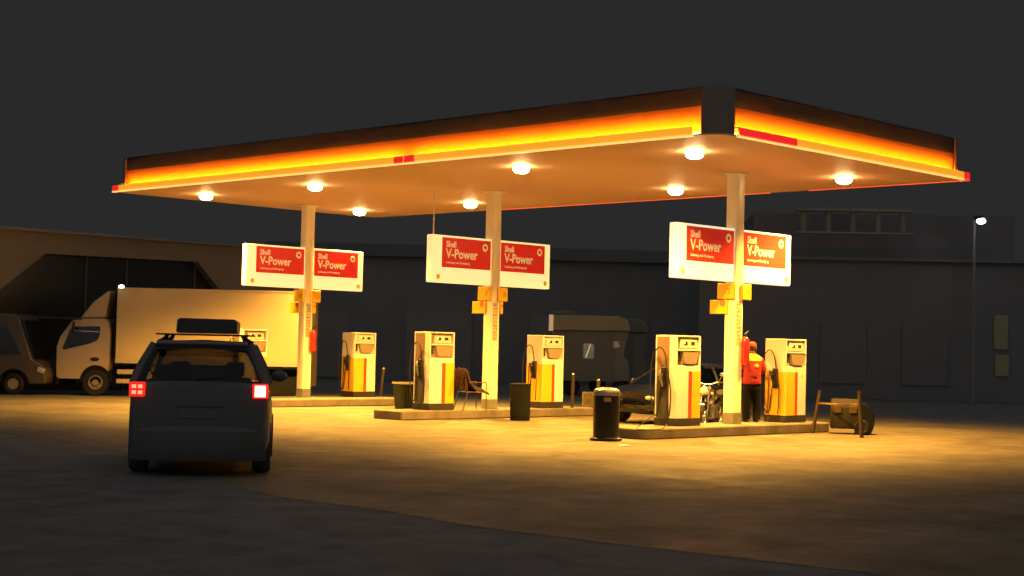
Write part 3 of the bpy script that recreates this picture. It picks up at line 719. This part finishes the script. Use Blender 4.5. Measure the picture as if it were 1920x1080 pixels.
# ------------------------------------------------------------------ vehicles
paled = mat('dusty tyre rubber', (.085, .085, .085), .8, spec=.2)  # tyre rubber paled to stand in for lifted shadow tones on the cars
def wheel(parent, x, y, R, wd, mr, side, r_in=.62, tyre=None):
    g = MB(); prof = [(R * r_in, -wd / 2), (R * .93, -wd / 2), (R, -wd * .32), (R, wd * .32), (R * .93, wd / 2), (R * r_in, wd / 2)]
    n = 28; rings = []
    for k in range(n):
        a = 2 * PI * k / n; rings.append([(x + h, y + r * math.cos(a), R + r * math.sin(a)) for r, h in prof])
    rings.append(rings[0]); g.loft(rings, cap=False, closed=True)
    bmesh.ops.remove_doubles(g.b, verts=g.b.verts, dist=1e-5)
    ty = g.build('wheel', tyre or black, parent)
    g = MB(); g.cyl((x - wd * .25, y, R), (x + wd * .25, y, R), R * r_in, n=24)
    for k in range(6):
        a = 2 * PI * k / 6; g.box((x + side * wd * .33, y + R * .32 * math.cos(a), R + R * .32 * math.sin(a)), (.03, R * .5, R * .14), rx=a)
    g.cyl((x + side * wd * .25, y, R), (x + side * wd * .45, y, R), R * .16, n=12)
    g.build('rim', mr, ty)

def make_car(root, P, paint, gls, lit=None, suv=True):
    """P: dict of half width, length, heights"""
    L2, hw, zb, belt, roof = P['L'] / 2, P['hw'], P['zb'], P['belt'], P['roof']
    st = P['st']
    def ring(y, w_, z0, z1):
        zm = (z0 + z1) * .5
        pr = [(0, z0), (w_ * .8, z0), (w_ * .95, z0 + .05), (w_, z0 + .2), (w_ * 1.0, zm), (w_ * .985, z1 - .14), (w_ * .95, z1 - .05), (w_ * .88, z1), (w_ * .4, z1 + .015), (0, z1 + .02)]
        return [(x, y, z) for x, z in pr] + [(-x, y, z) for x, z in pr[-2:0:-1]]
    g = MB(); g.loft([ring(*s_) for s_ in st])
    ry0, ry1, fy1, fy0, rw, bw = P['cab']   # rear base y, rear top y, front top y, front base y, roof half width, belt half width
    # roof shell
    def rring(y, w_, z): return [(-w_ * 1.04, y, z - .12), (-w_, y, z - .06), (-w_ * .9, y, z - .02), (-w_ * .7, y, z + .01), (0, y, z + .03), (w_ * .7, y, z + .01), (w_ * .9, y, z - .02), (w_, y, z - .06), (w_ * 1.04, y, z - .12), (w_ * .9, y, z - .07), (0, y, z - .02), (-w_ * .9, y, z - .07)]
    ys = [ry1 - .06, ry1 + .05, (ry1 * 2 + fy1) / 3, (ry1 + 2 * fy1) / 3, fy1]
    zz = [roof - .06, roof - .03, roof - .0, roof - .0, roof - .05]
    g.loft([rring(y, rw, z) for y, z in zip(ys, zz)])
    for sd in (-1, 1):
        pill = lambda a, b, r: g.tube([a, ((a[0] + b[0]) / 2 + sd * .02, (a[1] + b[1]) / 2, (a[2] + b[2]) / 2), b], r, 6)
        pill((sd * bw, ry0 + .08, belt - .03), (sd * (rw - .03), ry1 + .02, roof - .05), .075)
        pill((sd * (bw + .01), fy0 - .05, belt - .06), (sd * (rw - .03), fy1 - .03, roof - .07), .04)
        m_ = (ry1 + fy1) / 2 + .05
        pill((sd * (bw + .02), m_, belt - .03), (sd * (rw), m_, roof - .05), .045)
        if suv:
            q_ = ry1 + .55; pill((sd * (bw + .02), q_, belt - .03), (sd * rw, q_ - .05, roof - .05), .07)
    body = g.build('body', paint, root)
    e = .0
    RB, RT, FT_, FB = (ry0, belt), (ry1 - .03, roof - .06), (fy1, roof - .06), (fy0, belt - .03)
    g = MB(); g.pane([(-bw + .05, RB[0], RB[1]), (bw - .05, RB[0], RB[1]), (rw - .06, RT[0], RT[1]), (-rw + .06, RT[0], RT[1])], .006); g.build('rear_window', gls, root)
    g = MB(); g.pane([(-bw + .02, FB[0], FB[1]), (bw - .02, FB[0], FB[1]), (rw - .04, FT_[0], FT_[1]), (-rw + .04, FT_[0], FT_[1])], .006); g.build('windscreen', gls, root)
    for sd in (-1, 1):
        g = MB(); g.pane([(sd * (bw), RB[0] + .15, belt - .02), (sd * (bw), FB[0] - .1, belt - .03), (sd * (rw - .01), FT_[0] - .02, roof - .06), (sd * (rw - .01), RT[0] + .1, roof - .06)], .005); g.build('side_window', gls, root)
        g = MB(); my = fy0 - .45; g.ell((sd * (hw + .09), my, belt + .04), (.12, .07, .085), 12, 8); g.box((sd * (hw - .01), my, belt), (.12, .05, .05)); g.build('wing_mirror', paint, root)
    return body

m_carg = mat('dark car paint', (0.13, 0.13, 0.13), .5, coat=.05, spec=.3)
m_cglass = glass('tinted car glass', (.45, .45, .43), 0)
suv = thing('parked_car', 'dark estate style car seen from behind with lit tail lamps and a roof rack', 'car', (-4.27, 22.13, 0), math.radians(8))
st = [(-2.10, .74, .42, 1.06), (-2.08, .82, .34, 1.15), (-2.00, .875, .28, 1.19), (-1.8, .895, .24, 1.21), (-1.3, .905, .22, 1.20), (-.3, .905, .22, 1.14), (.8, .90, .22, 1.04), (1.2, .90, .23, 1.02), (1.7, .87, .25, .97), (2.0, .80, .3, .88), (2.1, .68, .42, .74)]
make_car(suv, dict(L=4.2, hw=.905, zb=.22, belt=1.20, roof=1.72, st=st, cab=(-1.95, -1.66, .35, 1.12, .64, .835)), m_carg, m_cglass)
mr = mat('dark alloy', (.12, .12, .12), .4, .8)
for x in (-.80, .80):
    for y in (-1.28, 1.32): wheel(suv, x, y, .34, .23, mr, 1 if x > 0 else -1, tyre=paled)
m_bump = mat('dark bumper plastic', (.13, .13, .13), .55, spec=.3)
g = MB(); g.loft([[(x, y, z) for y, z in ((-2.14 + cv, .20), (-2.20 + cv, .30), (-2.20 + cv, .58), (-2.12 + cv, .64), (-1.9, .64), (-1.9, .20))] for x, cv in ((-.86, .2), (-.7, .06), (-.3, 0), (.3, 0), (.7, .06), (.86, .2))]); g.build('rear_bumper', m_bump, suv)
g = MB(); g.box((.0, -2.105, .80), (.52, .01, .115)); g.build('licence_plate', mat('unlit plate', (.13, .13, .125), .5), suv, bevel=.004)
g = MB(); g.box((.0, -2.10, .90), (.60, .03, .03)); g.build('tailgate_handle', mat('dull trim', (.12, .12, .12), .3, .5), suv, bevel=.005)
g = MB(); g.loft([[(x, y, z) for y, z in ((-1.88, 1.695), (-1.72, 1.735), (-1.6, 1.73), (-1.6, 1.67), (-1.84, 1.66))] for x in (-.58, .58)]); g.build('roof_spoiler', m_carg, suv, bevel=.01)
m_tl = mat('red tail lamp lens', (.5, .01, .01), .25, emit=(1, .022, .012), es=1.0)
m_tl_l = mat('glowing tail lamp cell', (.8, .3, .2), .3, emit=(1, .30, .16), es=1.7)
m_tl_r = mat('glaring brake lamp cell', (.9, .7, .6), .3, emit=(1, .70, .50), es=4)
for sd, ml in ((-1, m_tl_l), (1, m_tl_r)):
    g = MB(); g.box((sd * .775, -2.085, 1.10), (.20, .10, .19), rz=sd * .22); tl = g.build('tail_lamp', m_tl, suv, bevel=.02, label='dimmer square tail lamp with four cells' if sd < 0 else 'glaring square brake lamp')
    g = MB()
    for dx in (-1, 1):
        for dz in (-1, 1):
            g.box((sd * .775 + dx * (.040 if sd < 0 else .035), -2.138 - dx * sd * (-.009), 1.10 + dz * (.038 if sd < 0 else .036)), (.058 if sd < 0 else .068, .01, .045 if sd < 0 else .07), rz=sd * .22)
    g.build('lamp_cell', ml, tl, bevel=.006)
m_seat = mat('seat cloth', (.05, .05, .05), .9)
for x in (-.38, .38):
    g = MB(); g.box((x, .0, .95), (.48, .16, .55), rx=-.15); g.build('seat', m_seat, suv, bevel=.05)
    g = MB(); g.box((x, -.06, 1.34), (.26, .10, .20)); g.build('headrest', m_seat, suv, bevel=.04)
    g = MB(); g.box((x, -.95, 1.22), (.24, .09, .16)); g.build('headrest', m_seat, suv, bevel=.04)
g = MB(); g.box((0, -1.0, .93), (1.3, .14, .40), rx=-.15); g.build('rear_bench', m_seat, suv, bevel=.05)
g = MB(); g.tube([(-.05, -1.95, 1.23), (.30, -1.92, 1.26)], .008, 6); g.build('rear_wiper', black, suv)
for yy in (-1.05, .0):
    g = MB(); g.box((0, yy, 1.815), (1.30, .075, .022))
    for sd in (-1, 1):
        g.tube([(sd * .60, yy, 1.69), (sd * .52, yy, 1.76), (sd * .50, yy, 1.81)], [.05, .03, .03], 8)
    g.build('rack_bar', black, suv)
# box on the rack
bx_ = MB(); bx_.loft([[(x, y, z) for x, z in [(a * sc, 1.834 + b) for a, b in ((-.40, 0), (.40, 0), (.41, .03), (.405, .16), (.37, .195), (-.36, .20), (-.40, .18), (-.41, .03))]] for y, sc in ((-1.22, .97), (-1.15, 1), (-.2, 1), (.15, .96))])
rb = bx_.build('roof_box', mat('black roof box plastic', (.03, .03, .032), .3, coat=.2), bevel=.01); rb.location = (-4.27, 22.13, 0); rb.rotation_euler = (0, 0, math.radians(8))
# offset to sit slightly left of centre
rb.location = Vector((-4.27, 22.13, 0)) + Vector((math.cos(math.radians(8)), math.sin(math.radians(8)), 0)) * .03
tag(rb, 'flat black box strapped on the roof rack of the dark car', 'roof box')

# second dark car in the lane behind the bin
car2 = thing('parked_car', 'black car in the lane behind the nearest island, half hidden by pump', 'car', S(7.25, 8.35, 0), ST + PI / 2)
st2 = [(-2.15, .70, .35, .80), (-2.0, .84, .25, .92), (-1.4, .88, .2, .95), (0, .89, .2, .93), (.9, .88, .2, .92), (1.6, .86, .22, .84), (2.05, .76, .28, .72), (2.15, .6, .36, .6)]
m_car2 = mat('black glossy car paint', (0.006, 0.006, 0.006), .15, coat=.8)
make_car(car2, dict(L=4.3, hw=.89, zb=.2, belt=.93, roof=1.45, st=st2, cab=(-1.85, -1.15, .15, 1.05, .58, .80)), m_car2, glass('dark glass', (.08, .08, .08)), suv=False)
for x in (-.78, .78):
    for y in (-1.3, 1.32): wheel(car2, x, y, .31, .2, mr, 1 if x > 0 else -1, tyre=paled)
for sd in (-1, 1):
    g = MB(); g.ell((sd * .62, 2.02, .62), (.16, .10, .07), 12, 8); g.build('headlight', mat('unlit lens', (.4, .4, .38), .1, spec=.8), car2)

# ------------------------------------------------------------------ box lorry (side on, facing left)
lo = thing('box_lorry', 'white box lorry parked side on behind the dark car, cab facing left', 'lorry', (-11.7, 46.8, 0), 0)
# local x: nose at -1.75; tail at +5.2 ; y 0 = side towards the camera; body goes to +2.1
m_cab = mat('cream cab paint', (0.42, 0.33, 0.23), .4, coat=.2, var=.08)
m_box = mat('pale box side panels', (0.52, 0.42, 0.25), .5, var=.07, vscale=.8)
m_und = mat('underframe black', (.010, .010, .010), .8, spec=.1)
R_ = .40; wx, wz = -.10, R_
arch = [(wx + .58 * math.cos(math.radians(a)), wz + .02 + .50 * math.sin(math.radians(a))) for a in range(20, 171, 10)]
prof = [(-1.50, .50), (-1.52, .75), (-1.53, 1.45), (-1.42, 1.75), (-1.02, 2.22), (-.80, 2.30), (.15, 2.32), (.30, 2.22), (.38, 1.9), (.36, .95)] + [(.36, .72)] + arch[0:] + [(-.72, .50)]
g = MB()
vv0 = [(x, z) for x, z in prof]
g.prism(vv0, 'y', .08, 2.0); cab = g.build('cab', m_cab, lo, bevel=.03)
g = MB(); g.prism([(-1.33, 1.40), (-1.05, 1.99), (-.98, 2.06), (.02, 2.08), (.0, 1.78), (-.08, 1.66), (-.35, 1.56), (-1.28, 1.36)], 'y', .072, .085); sw = g.build('side_window', mat('dark cab glass', (.012, .012, .012), .08, spec=.8), lo)
g = MB(); g.tube(smooth_path([(-1.02, .05, 2.00), (-.96, .05, 1.96), (-.7, .05, 1.93), (.0, .05, 1.92)], 4), .018, 6); g.build('window_visor', chrome, sw)
g = MB(); g.prism([(-1.50, 1.48), (-1.40, 1.80), (-1.03, 2.20)], 'y', .25, 1.83) ; g.loft([[(-1.545, y, 1.5), (-1.05, y, 2.215), (-1.0, y, 2.2), (-1.5, y, 1.45)] for y in (.25, 1.85)]); g.build('windscreen', mat('dark cab glass'), lo)
g = MB(); g.ell((-.14, .06, 1.10), (.17, .03, .055), 14, 8); g.build('door_handle', black, lo)
g = MB(); g.prism([(-.72, 2.33), (-.10, 2.34), (.16, 2.36), (.32, 3.17), (.20, 3.13), (-.30, 2.80)], 'y', .12, 1.95); g.build('roof_deflector', m_cab, lo, bevel=.03)
g = MB(); g.cyl((-.9, -.02, 2.30), (-.62, -.06, 2.27), .02, n=8); g.box((-.88, -.12, 2.05), (.05, .16, .32)); g.build('mirror_arm', black, lo, bevel=.01)
g = MB(); g.box((-1.50, 1.0, .42), (.14, 1.9, .24)); g.build('front_bumper', m_und, lo, bevel=.03)
g = MB(); g.prism([(wx + .60 * math.cos(math.radians(a)), wz + .02 + .56 * math.sin(math.radians(a))) for a in range(0, 181, 12)], 'y', .10, .9); g.build('wheel_arch', m_und, lo)
def lwheel(x):
    g = MB(); R = R_
    pr = [(R * .55, -.11), (R * .94, -.11), (R, -.07), (R, .07), (R * .94, .11), (R * .55, .11)]
    rings = [[(x + r * math.cos(2 * PI * k / 30), .20 + h, R + r * math.sin(2 * PI * k / 30)) for r, h in pr] for k in range(30)]; rings.append(rings[0])
    g.loft(rings, cap=False); bmesh.ops.remove_doubles(g.b, verts=g.b.verts, dist=1e-5); ty = g.build('wheel', black, lo)
    g = MB(); g.cyl((x, .15, R), (x, .28, R), R * .56, n=24); g.cyl((x, .08, R), (x, .16, R), R * .22, n=16); g.torus((x, .10, R), R * .5, .02, 'y', 24, 6)
    for k in range(6):
        a = 2 * PI * k / 6; g.cyl((x + R * .35 * math.cos(a), .12, R + R * .35 * math.sin(a)), (x + R * .35 * math.cos(a), .17, R + R * .35 * math.sin(a)), .025, n=8)
    g.build('rim', mat('worn wheel hub', (.30, .26, .2), .5, .4), ty)
for o in [x for x in C.objects if x.type == 'MESH' and (x.parent == lo or (x.parent and x.parent.parent == lo))]:
    o.data.transform(Matrix.Translation((-.635, 0, 0)) @ Matrix.Diagonal((.83, 1, 1, 1)))   # cab proportions: short forward-control cab
lwheel(-.72); lwheel(3.75)
g = MB(); g.box((2.2, 1.05, .80), (6.2, 1.0, .18)); g.build('chassis', m_und, lo)
bl, br, bz0, bz1 = -.42, 5.55, 1.0, 3.26
g = MB(); g.box(((bl + .30 + br) / 2, 1.05, (bz0 + bz1) / 2), (br - bl - .30, 2.12, bz1 - bz0)); cg = g.build('cargo_box', m_box, lo, bevel=.012)
m_tr2 = mat('cargo box trim', (.55, .45, .32), .4, .3)
g = MB(); g.box(((bl + .30 + br) / 2, -.014, bz1 - .02), (br - bl - .30, .03, .05)); g.box(((bl + .30 + br) / 2, -.014, bz0 + .07), (br - bl - .30, .03, .14)); g.box((br - .03, -.018, (bz0 + bz1) / 2), (.06, .03, bz1 - bz0 - .02)); g.build('box_trim', m_tr2, cg)
g = MB(); g.box((bl + .27, 1.05, 2.1), (.09, 2.0, 2.1)); g.build('box_headboard', m_und, lo)
g = MB(); g.box((.25, .02, .74), (.62, .05, .14)); g.box((.35, .02, .46), (.85, .05, .13)); g.build('side_guard', m_cab, lo, bevel=.01)
g = MB(); g.box((3.0, .05, .62), (3.0, .06, .5)); g.box((4.8, .12, .42), (1.2, .1, .55)); g.build('side_skirt', m_und, lo)
g = MB(); g.box((br + .06, 1.05, 1.7), (.10, 2.0, 2.6)); g.build('tail_lift', mat('grimy tail lift', (.10, .07, .04), .6, var=.3), lo)
g = MB(); g.ell((bl + .42, -.03, bz1 + .03), (.085, .05, .05), 12, 8); g.build('marker_lamp', mat('lit marker lamp', (.9, .9, .8), .3, emit=(1, .93, .75), es=9), cg)

# ------------------------------------------------------------------ panel van at far left
van = thing('panel_van', 'pale panel van cut by the left edge, bonnet facing the lorry', 'van', (-14.6, 46.2, 0), 0)
m_van = mat('beige van paint', (0.075, 0.058, 0.038), .4, coat=.3, var=.06)
ax = -.10
va = [(ax + .46 * math.cos(math.radians(a)), .33 + .42 * math.sin(math.radians(a))) for a in range(0, 181, 15)]
g = MB(); g.prism([(-5.2, .35), (-5.3, 1.2), (-5.2, 2.35), (-.15, 2.40), (.02, 2.30), (.45, 1.05), (.72, .92), (.86, .72), (.88, .42), (.82, .33)] + va + [(-.62, .33)], 'y', .05, 1.95); g.build('body', m_van, van, bevel=.04)
g = MB(); g.prism([(-1.0, 1.18), (-1.0, 1.95), (-.30, 1.98), (.12, 1.2)], 'y', .03, .06); g.build('side_window', mat('dark cab glass'), van)
g = MB(); g.loft([[(.09, y, 2.22), (.13, y, 2.2), (.49, y, 1.08), (.44, y, 1.06)] for y in (.2, 1.8)]); g.build('windscreen', mat('dark cab glass'), van)
g = MB(); g.box((.72, .12, .74), (.22, .2, .16), ry=.3); g.build('headlight', mat('unlit lens'), van, bevel=.03)
for x in (ax, -4.0):
    g = MB(); g.torus((x, .20, .32), .24, .085, 'y', 26, 8); g.cyl((x, .14, .32), (x, .26, .32), .2, n=20); wh = g.build('wheel', black, van)
    g = MB(); g.cyl((x, .10, .32), (x, .15, .32), .16, n=18); g.build('rim', mat('worn wheel hub'), wh)

# ------------------------------------------------------------------ motorhomes in the background
def motorhome(root, m_, L=3.0, lefttrim=True):
    # side on; x from 0..L ; nose at +L
    g = MB(); g.prism([(0, 2.40), (0, 2.98), (L - .45, 2.98), (L - .12, 2.84), (L + .02, 2.55), (L - .02, 2.42)], 'y', 0, 2.1); g.build('overcab_band', m_, root, bevel=.04)
    g = MB(); g.prism([(.05, .55), (.05, 2.40), (L - .55, 2.40), (L - .55, .55)], 'y', .10, 2.0); g.build('body', mat('dim motorhome side', (.16, .165, .14), .6), root)
    g = MB(); g.prism([(L - .55, .55), (L - .55, 2.40), (L - .05, 2.40), (L - .25, 1.5), (L - .05, 1.35), (L, .6)], 'y', .12, 1.98); g.build('cab', mat('olive cab side', (.20, .20, .15), .6), root)
    for x in (.8, L - .3):
        g = MB(); g.torus((x, .25, .34), .25, .09, 'y', 24, 8); g.cyl((x, .19, .34), (x, .31, .34), .2, n=18); g.build('wheel', black, root)
mh = thing('motorhome', 'dim pale motorhome parked far behind the middle island', 'motorhome', (1.48, 58, 0), 0)
m_mh = mat('motorhome cream band', (.30, .28, .19), .5, var=.08)
motorhome(mh, m_mh, 2.95)
g = MB(); g.box((-.0, -.02, 2.68), (.16, .05, .60)); g.build('bright_end_panel', mat('bright end panel', (.65, .52, .35), .5, emit=(1, .62, .32), es=.35), mh, bevel=.01)  # light on the motorhome's end put in as a glowing strip
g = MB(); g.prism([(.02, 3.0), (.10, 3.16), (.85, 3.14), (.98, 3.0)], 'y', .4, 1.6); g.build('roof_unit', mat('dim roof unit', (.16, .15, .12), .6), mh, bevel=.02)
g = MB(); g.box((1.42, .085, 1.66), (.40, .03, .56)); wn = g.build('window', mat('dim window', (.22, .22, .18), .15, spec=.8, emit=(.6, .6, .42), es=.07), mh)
g = MB(); g.box((1.40, .06, 1.66), (.05, .01, .50), ry=.33); g.build('window_glint', mat('curtain strip', (.8, .7, .5), .5, emit=(1, .85, .6), es=.35), wn)  # reflected glint painted on the window as a slanted glowing strip
g = MB(); g.box((2.45, .085, 1.92), (.22, .03, .24)); g.build('window', mat('dim window'), mh)
g = MB(); g.cyl((.09, .05, 2.2), (.09, .05, 2.42), .03, n=8); g.build('lamp_stub', steel, mh)
mh2 = thing('motorhome', 'darker rounded motorhome standing behind the pale motorhome', 'motorhome', (2.65, 61.5, 0), 0)
motorhome(mh2, mat('darker cream band', (.17, .17, .12), .6), 2.75)
wl = thing('low_wall', 'low rough wall patch behind the end of the middle island', 'wall', (2.95, 45.2, 0), 0)
g = MB(); g.box((0, 0, .25), (1.7, .3, .5)); g.build('wall_body', mat('rough dim stone', (.14, .11, .06), .9, var=.5, vscale=6, bump=.8, bscale=12), wl, bevel=.03)

# ------------------------------------------------------------------ background buildings
m_wallL = mat('beige rendered wall', (0.22, 0.18, 0.135), .8, var=.08, vscale=.4, bump=.1)
m_dark = mat('dark facade', (0.17, 0.175, 0.19), .7, var=.2, vscale=.5)
# showroom at left: wall plane t = 28.5, along w. local x = w, y = t
sh = thing('showroom_building', 'beige showroom with a broad slanted dark window opening behind the lorry', 'building', S(28.5, 0, 0), ST)
ww0, ww1, zt = -6.0, 12.5, 5.02
g = MB()
hole = [(1.0, 2.75), (3.0, 4.36), (8.75, 4.42), (9.85, 3.45), (10.6, 2.6)]
# wall as strips above the opening and at its sides
g.prism([(ww0, 0), (ww0, zt), (3.0, zt), (3.0, 4.36), (1.0, 2.75), (-2.0, .4), (-2.0, 0)], 'y', 0, .35)
g.prism([(3.0, 4.36), (3.0, zt), (8.75, zt), (8.75, 4.42)], 'y', 0, .35)
g.prism([(8.75, 4.42), (8.75, zt), (ww1, zt), (ww1, 0), (12.2, 0), (10.6, 2.6)], 'y', 0, .35)
bmesh.ops.remove_doubles(g.b, verts=g.b.verts, dist=1e-4)
g.build('front_wall', m_wallL, sh, smooth=False)
g = MB(); g.box((4.5, .45, 2.3), (15, .04, 4.5)); gl = g.build('glazing', mat('dark showroom glass', (.02, .02, .02), .25, spec=.5), sh, smooth=False)
g = MB()
for x in (4.7, 6.2, 8.9): g.box((x, .40, 2.2), (.06, .05, 4.4))
g.box((4.5, .40, 2.35), (14, .05, .06)); g.build('glazing_bars', mat('dark bars', (.09, .08, .07), .5), gl, smooth=False)
g = MB(); g.box(((ww0 + ww1) / 2, 6.4, 2.45), (ww1 - ww0 - .1, 11.9, 4.9)); g.build('building_body', m_dark, sh, smooth=False)
g = MB(); g.box(((ww0 + ww1) / 2, 6.2, 5.07), (ww1 - ww0 + .3, 12.9, .10)); g.build('roof', m_dark, sh, smooth=False)
# taller block far left
tb_ = thing('tall_block', 'dark taller block with a pale parapet above the showroom at far left', 'building', S(46, 0, 0), ST)
g = MB(); g.box((-1, 5, 4.0), (22, 9.8, 8.0)); g.build('block_body', m_dark, tb_, smooth=False)
g = MB(); g.box((0.0, .05, 7.95), (11.6, .5, .42)); g.box((3.2, -.1, 7.55), (3.4, .3, .40)); g.build('parapet', mat('dim parapet', (.20, .20, .17), .8, var=.5, vscale=.8), tb_)
g = MB()
for x in (-7, -3.5, 0, 3.5, 7):
    for z in (2.2, 5.2): g.box((x, -.02, z), (1.2, .06, 1.4))
g.build('window', mat('dark pane', (.155, .165, .18), .7), tb_, smooth=False)
# service building right
rb_ = thing('colonnaded_building', 'dim two storey building with a columned balcony behind the right side of the roof', 'building', (15.0, 62, 0), math.radians(-4))
m_rb = mat('dim grey wall', (.165, .175, .19), .8, var=.12, vscale=.3)
g = MB(); g.box((2.0, 5, 2.8), (19, 10, 5.6)); g.build('lower_storey', m_rb, rb_, smooth=False)
g = MB(); g.box((0.0, 5.6, 6.55), (10.5, 8.0, 1.9)); g.build('upper_storey', m_dark, rb_, smooth=False)
m_bc = mat('pale balcony stone', (.27, .27, .23), .8)
g = MB(); g.box((-1.4, .2, 7.52), (4.6, .5, .13)); g.box((-1.4, .2, 6.6), (4.6, .4, .08)); g.build('balcony_beam', m_bc, rb_, smooth=False)
for k in range(5):
    g = MB(); g.cyl((-3.4 + k * .98, .2, 6.64), (-3.4 + k * .98, .2, 7.455), .12, n=12); g.build('balcony_column', m_bc, rb_)
g = MB(); g.box((2.0, -.12, 5.55), (19.2, .3, .12)); g.build('cornice', m_rb, rb_, smooth=False)
for x in (-5, -1.8, 1.4, 6.8):
    g = MB(); g.box((x, -.02, 1.8), (1.8, .08, 2.4)); g.build('window', mat('dark pane'), rb_, smooth=False)
for z, hh, dx in ((2.75, 1.35, 0), (1.45, .85, .05)):
    g = MB(); g.box((4.35 + dx, -.05, z), (.55, .08, hh)); g.build('lit_window', mat('faint lit window', (.2, .2, .1), .5, emit=(.62, .60, .30), es=.015), rb_, bevel=.05)
# dark back building in the middle
mb_ = thing('dark_hall', 'long unlit hall closing the view behind the middle and left islands', 'building', (-1.5, 76, 0), math.radians(2))
g = MB(); g.box((2, 6, 3.0), (26, 12, 6.0)); g.build('hall_body', mat('unlit hall wall', (.21, .215, .225), .8, var=.15, vscale=.3), mb_, smooth=False)
g = MB(); g.prism([(-.4, 6.0), (6, 7.0), (12.4, 6.0)], 'x', -11.2, 15.2); g.build('hall_roof', mat('dark roofing', (.10, .10, .10), .9, spec=.1), mb_, smooth=False)
for x in (-8, -2, 4, 10):
    g = MB(); g.box((x, -.03, 1.7), (3.2, .1, 3.2)); g.build('roller_door', mat('roller door', (.205, .21, .22), .5), mb_, smooth=False)

# ------------------------------------------------------------------ street lamp right
sl = thing('street_lamp', 'distant street lamp with a small white light right of the roof', 'street lamp', (17.75, 60, 0), 0)
g = MB(); g.cyl((0, 0, 0), (0, 0, 7.0), .09, .05, 12); g.tube(smooth_path([(0, 0, 7.0), (-.05, -.1, 7.15), (-.1, -.5, 7.18)], 4), .04, 8); g.build('pole', mat('lamp pole', (.20, .20, .20), .6), sl)
g = MB(); g.ell((-.05, -.75, 7.05), (.20, .26, .10), 14, 8); hd = g.build('lamp_head', dkgrey, sl)
g = MB(); g.ell((0.0, -.85, 6.93), (.17, .22, .12), 14, 8); g.build('lamp_glass', mat('white lamp glass', (.9, .9, .9), .3, emit=(.9, .95, 1.0), es=12), hd)
ms = sc_ = None
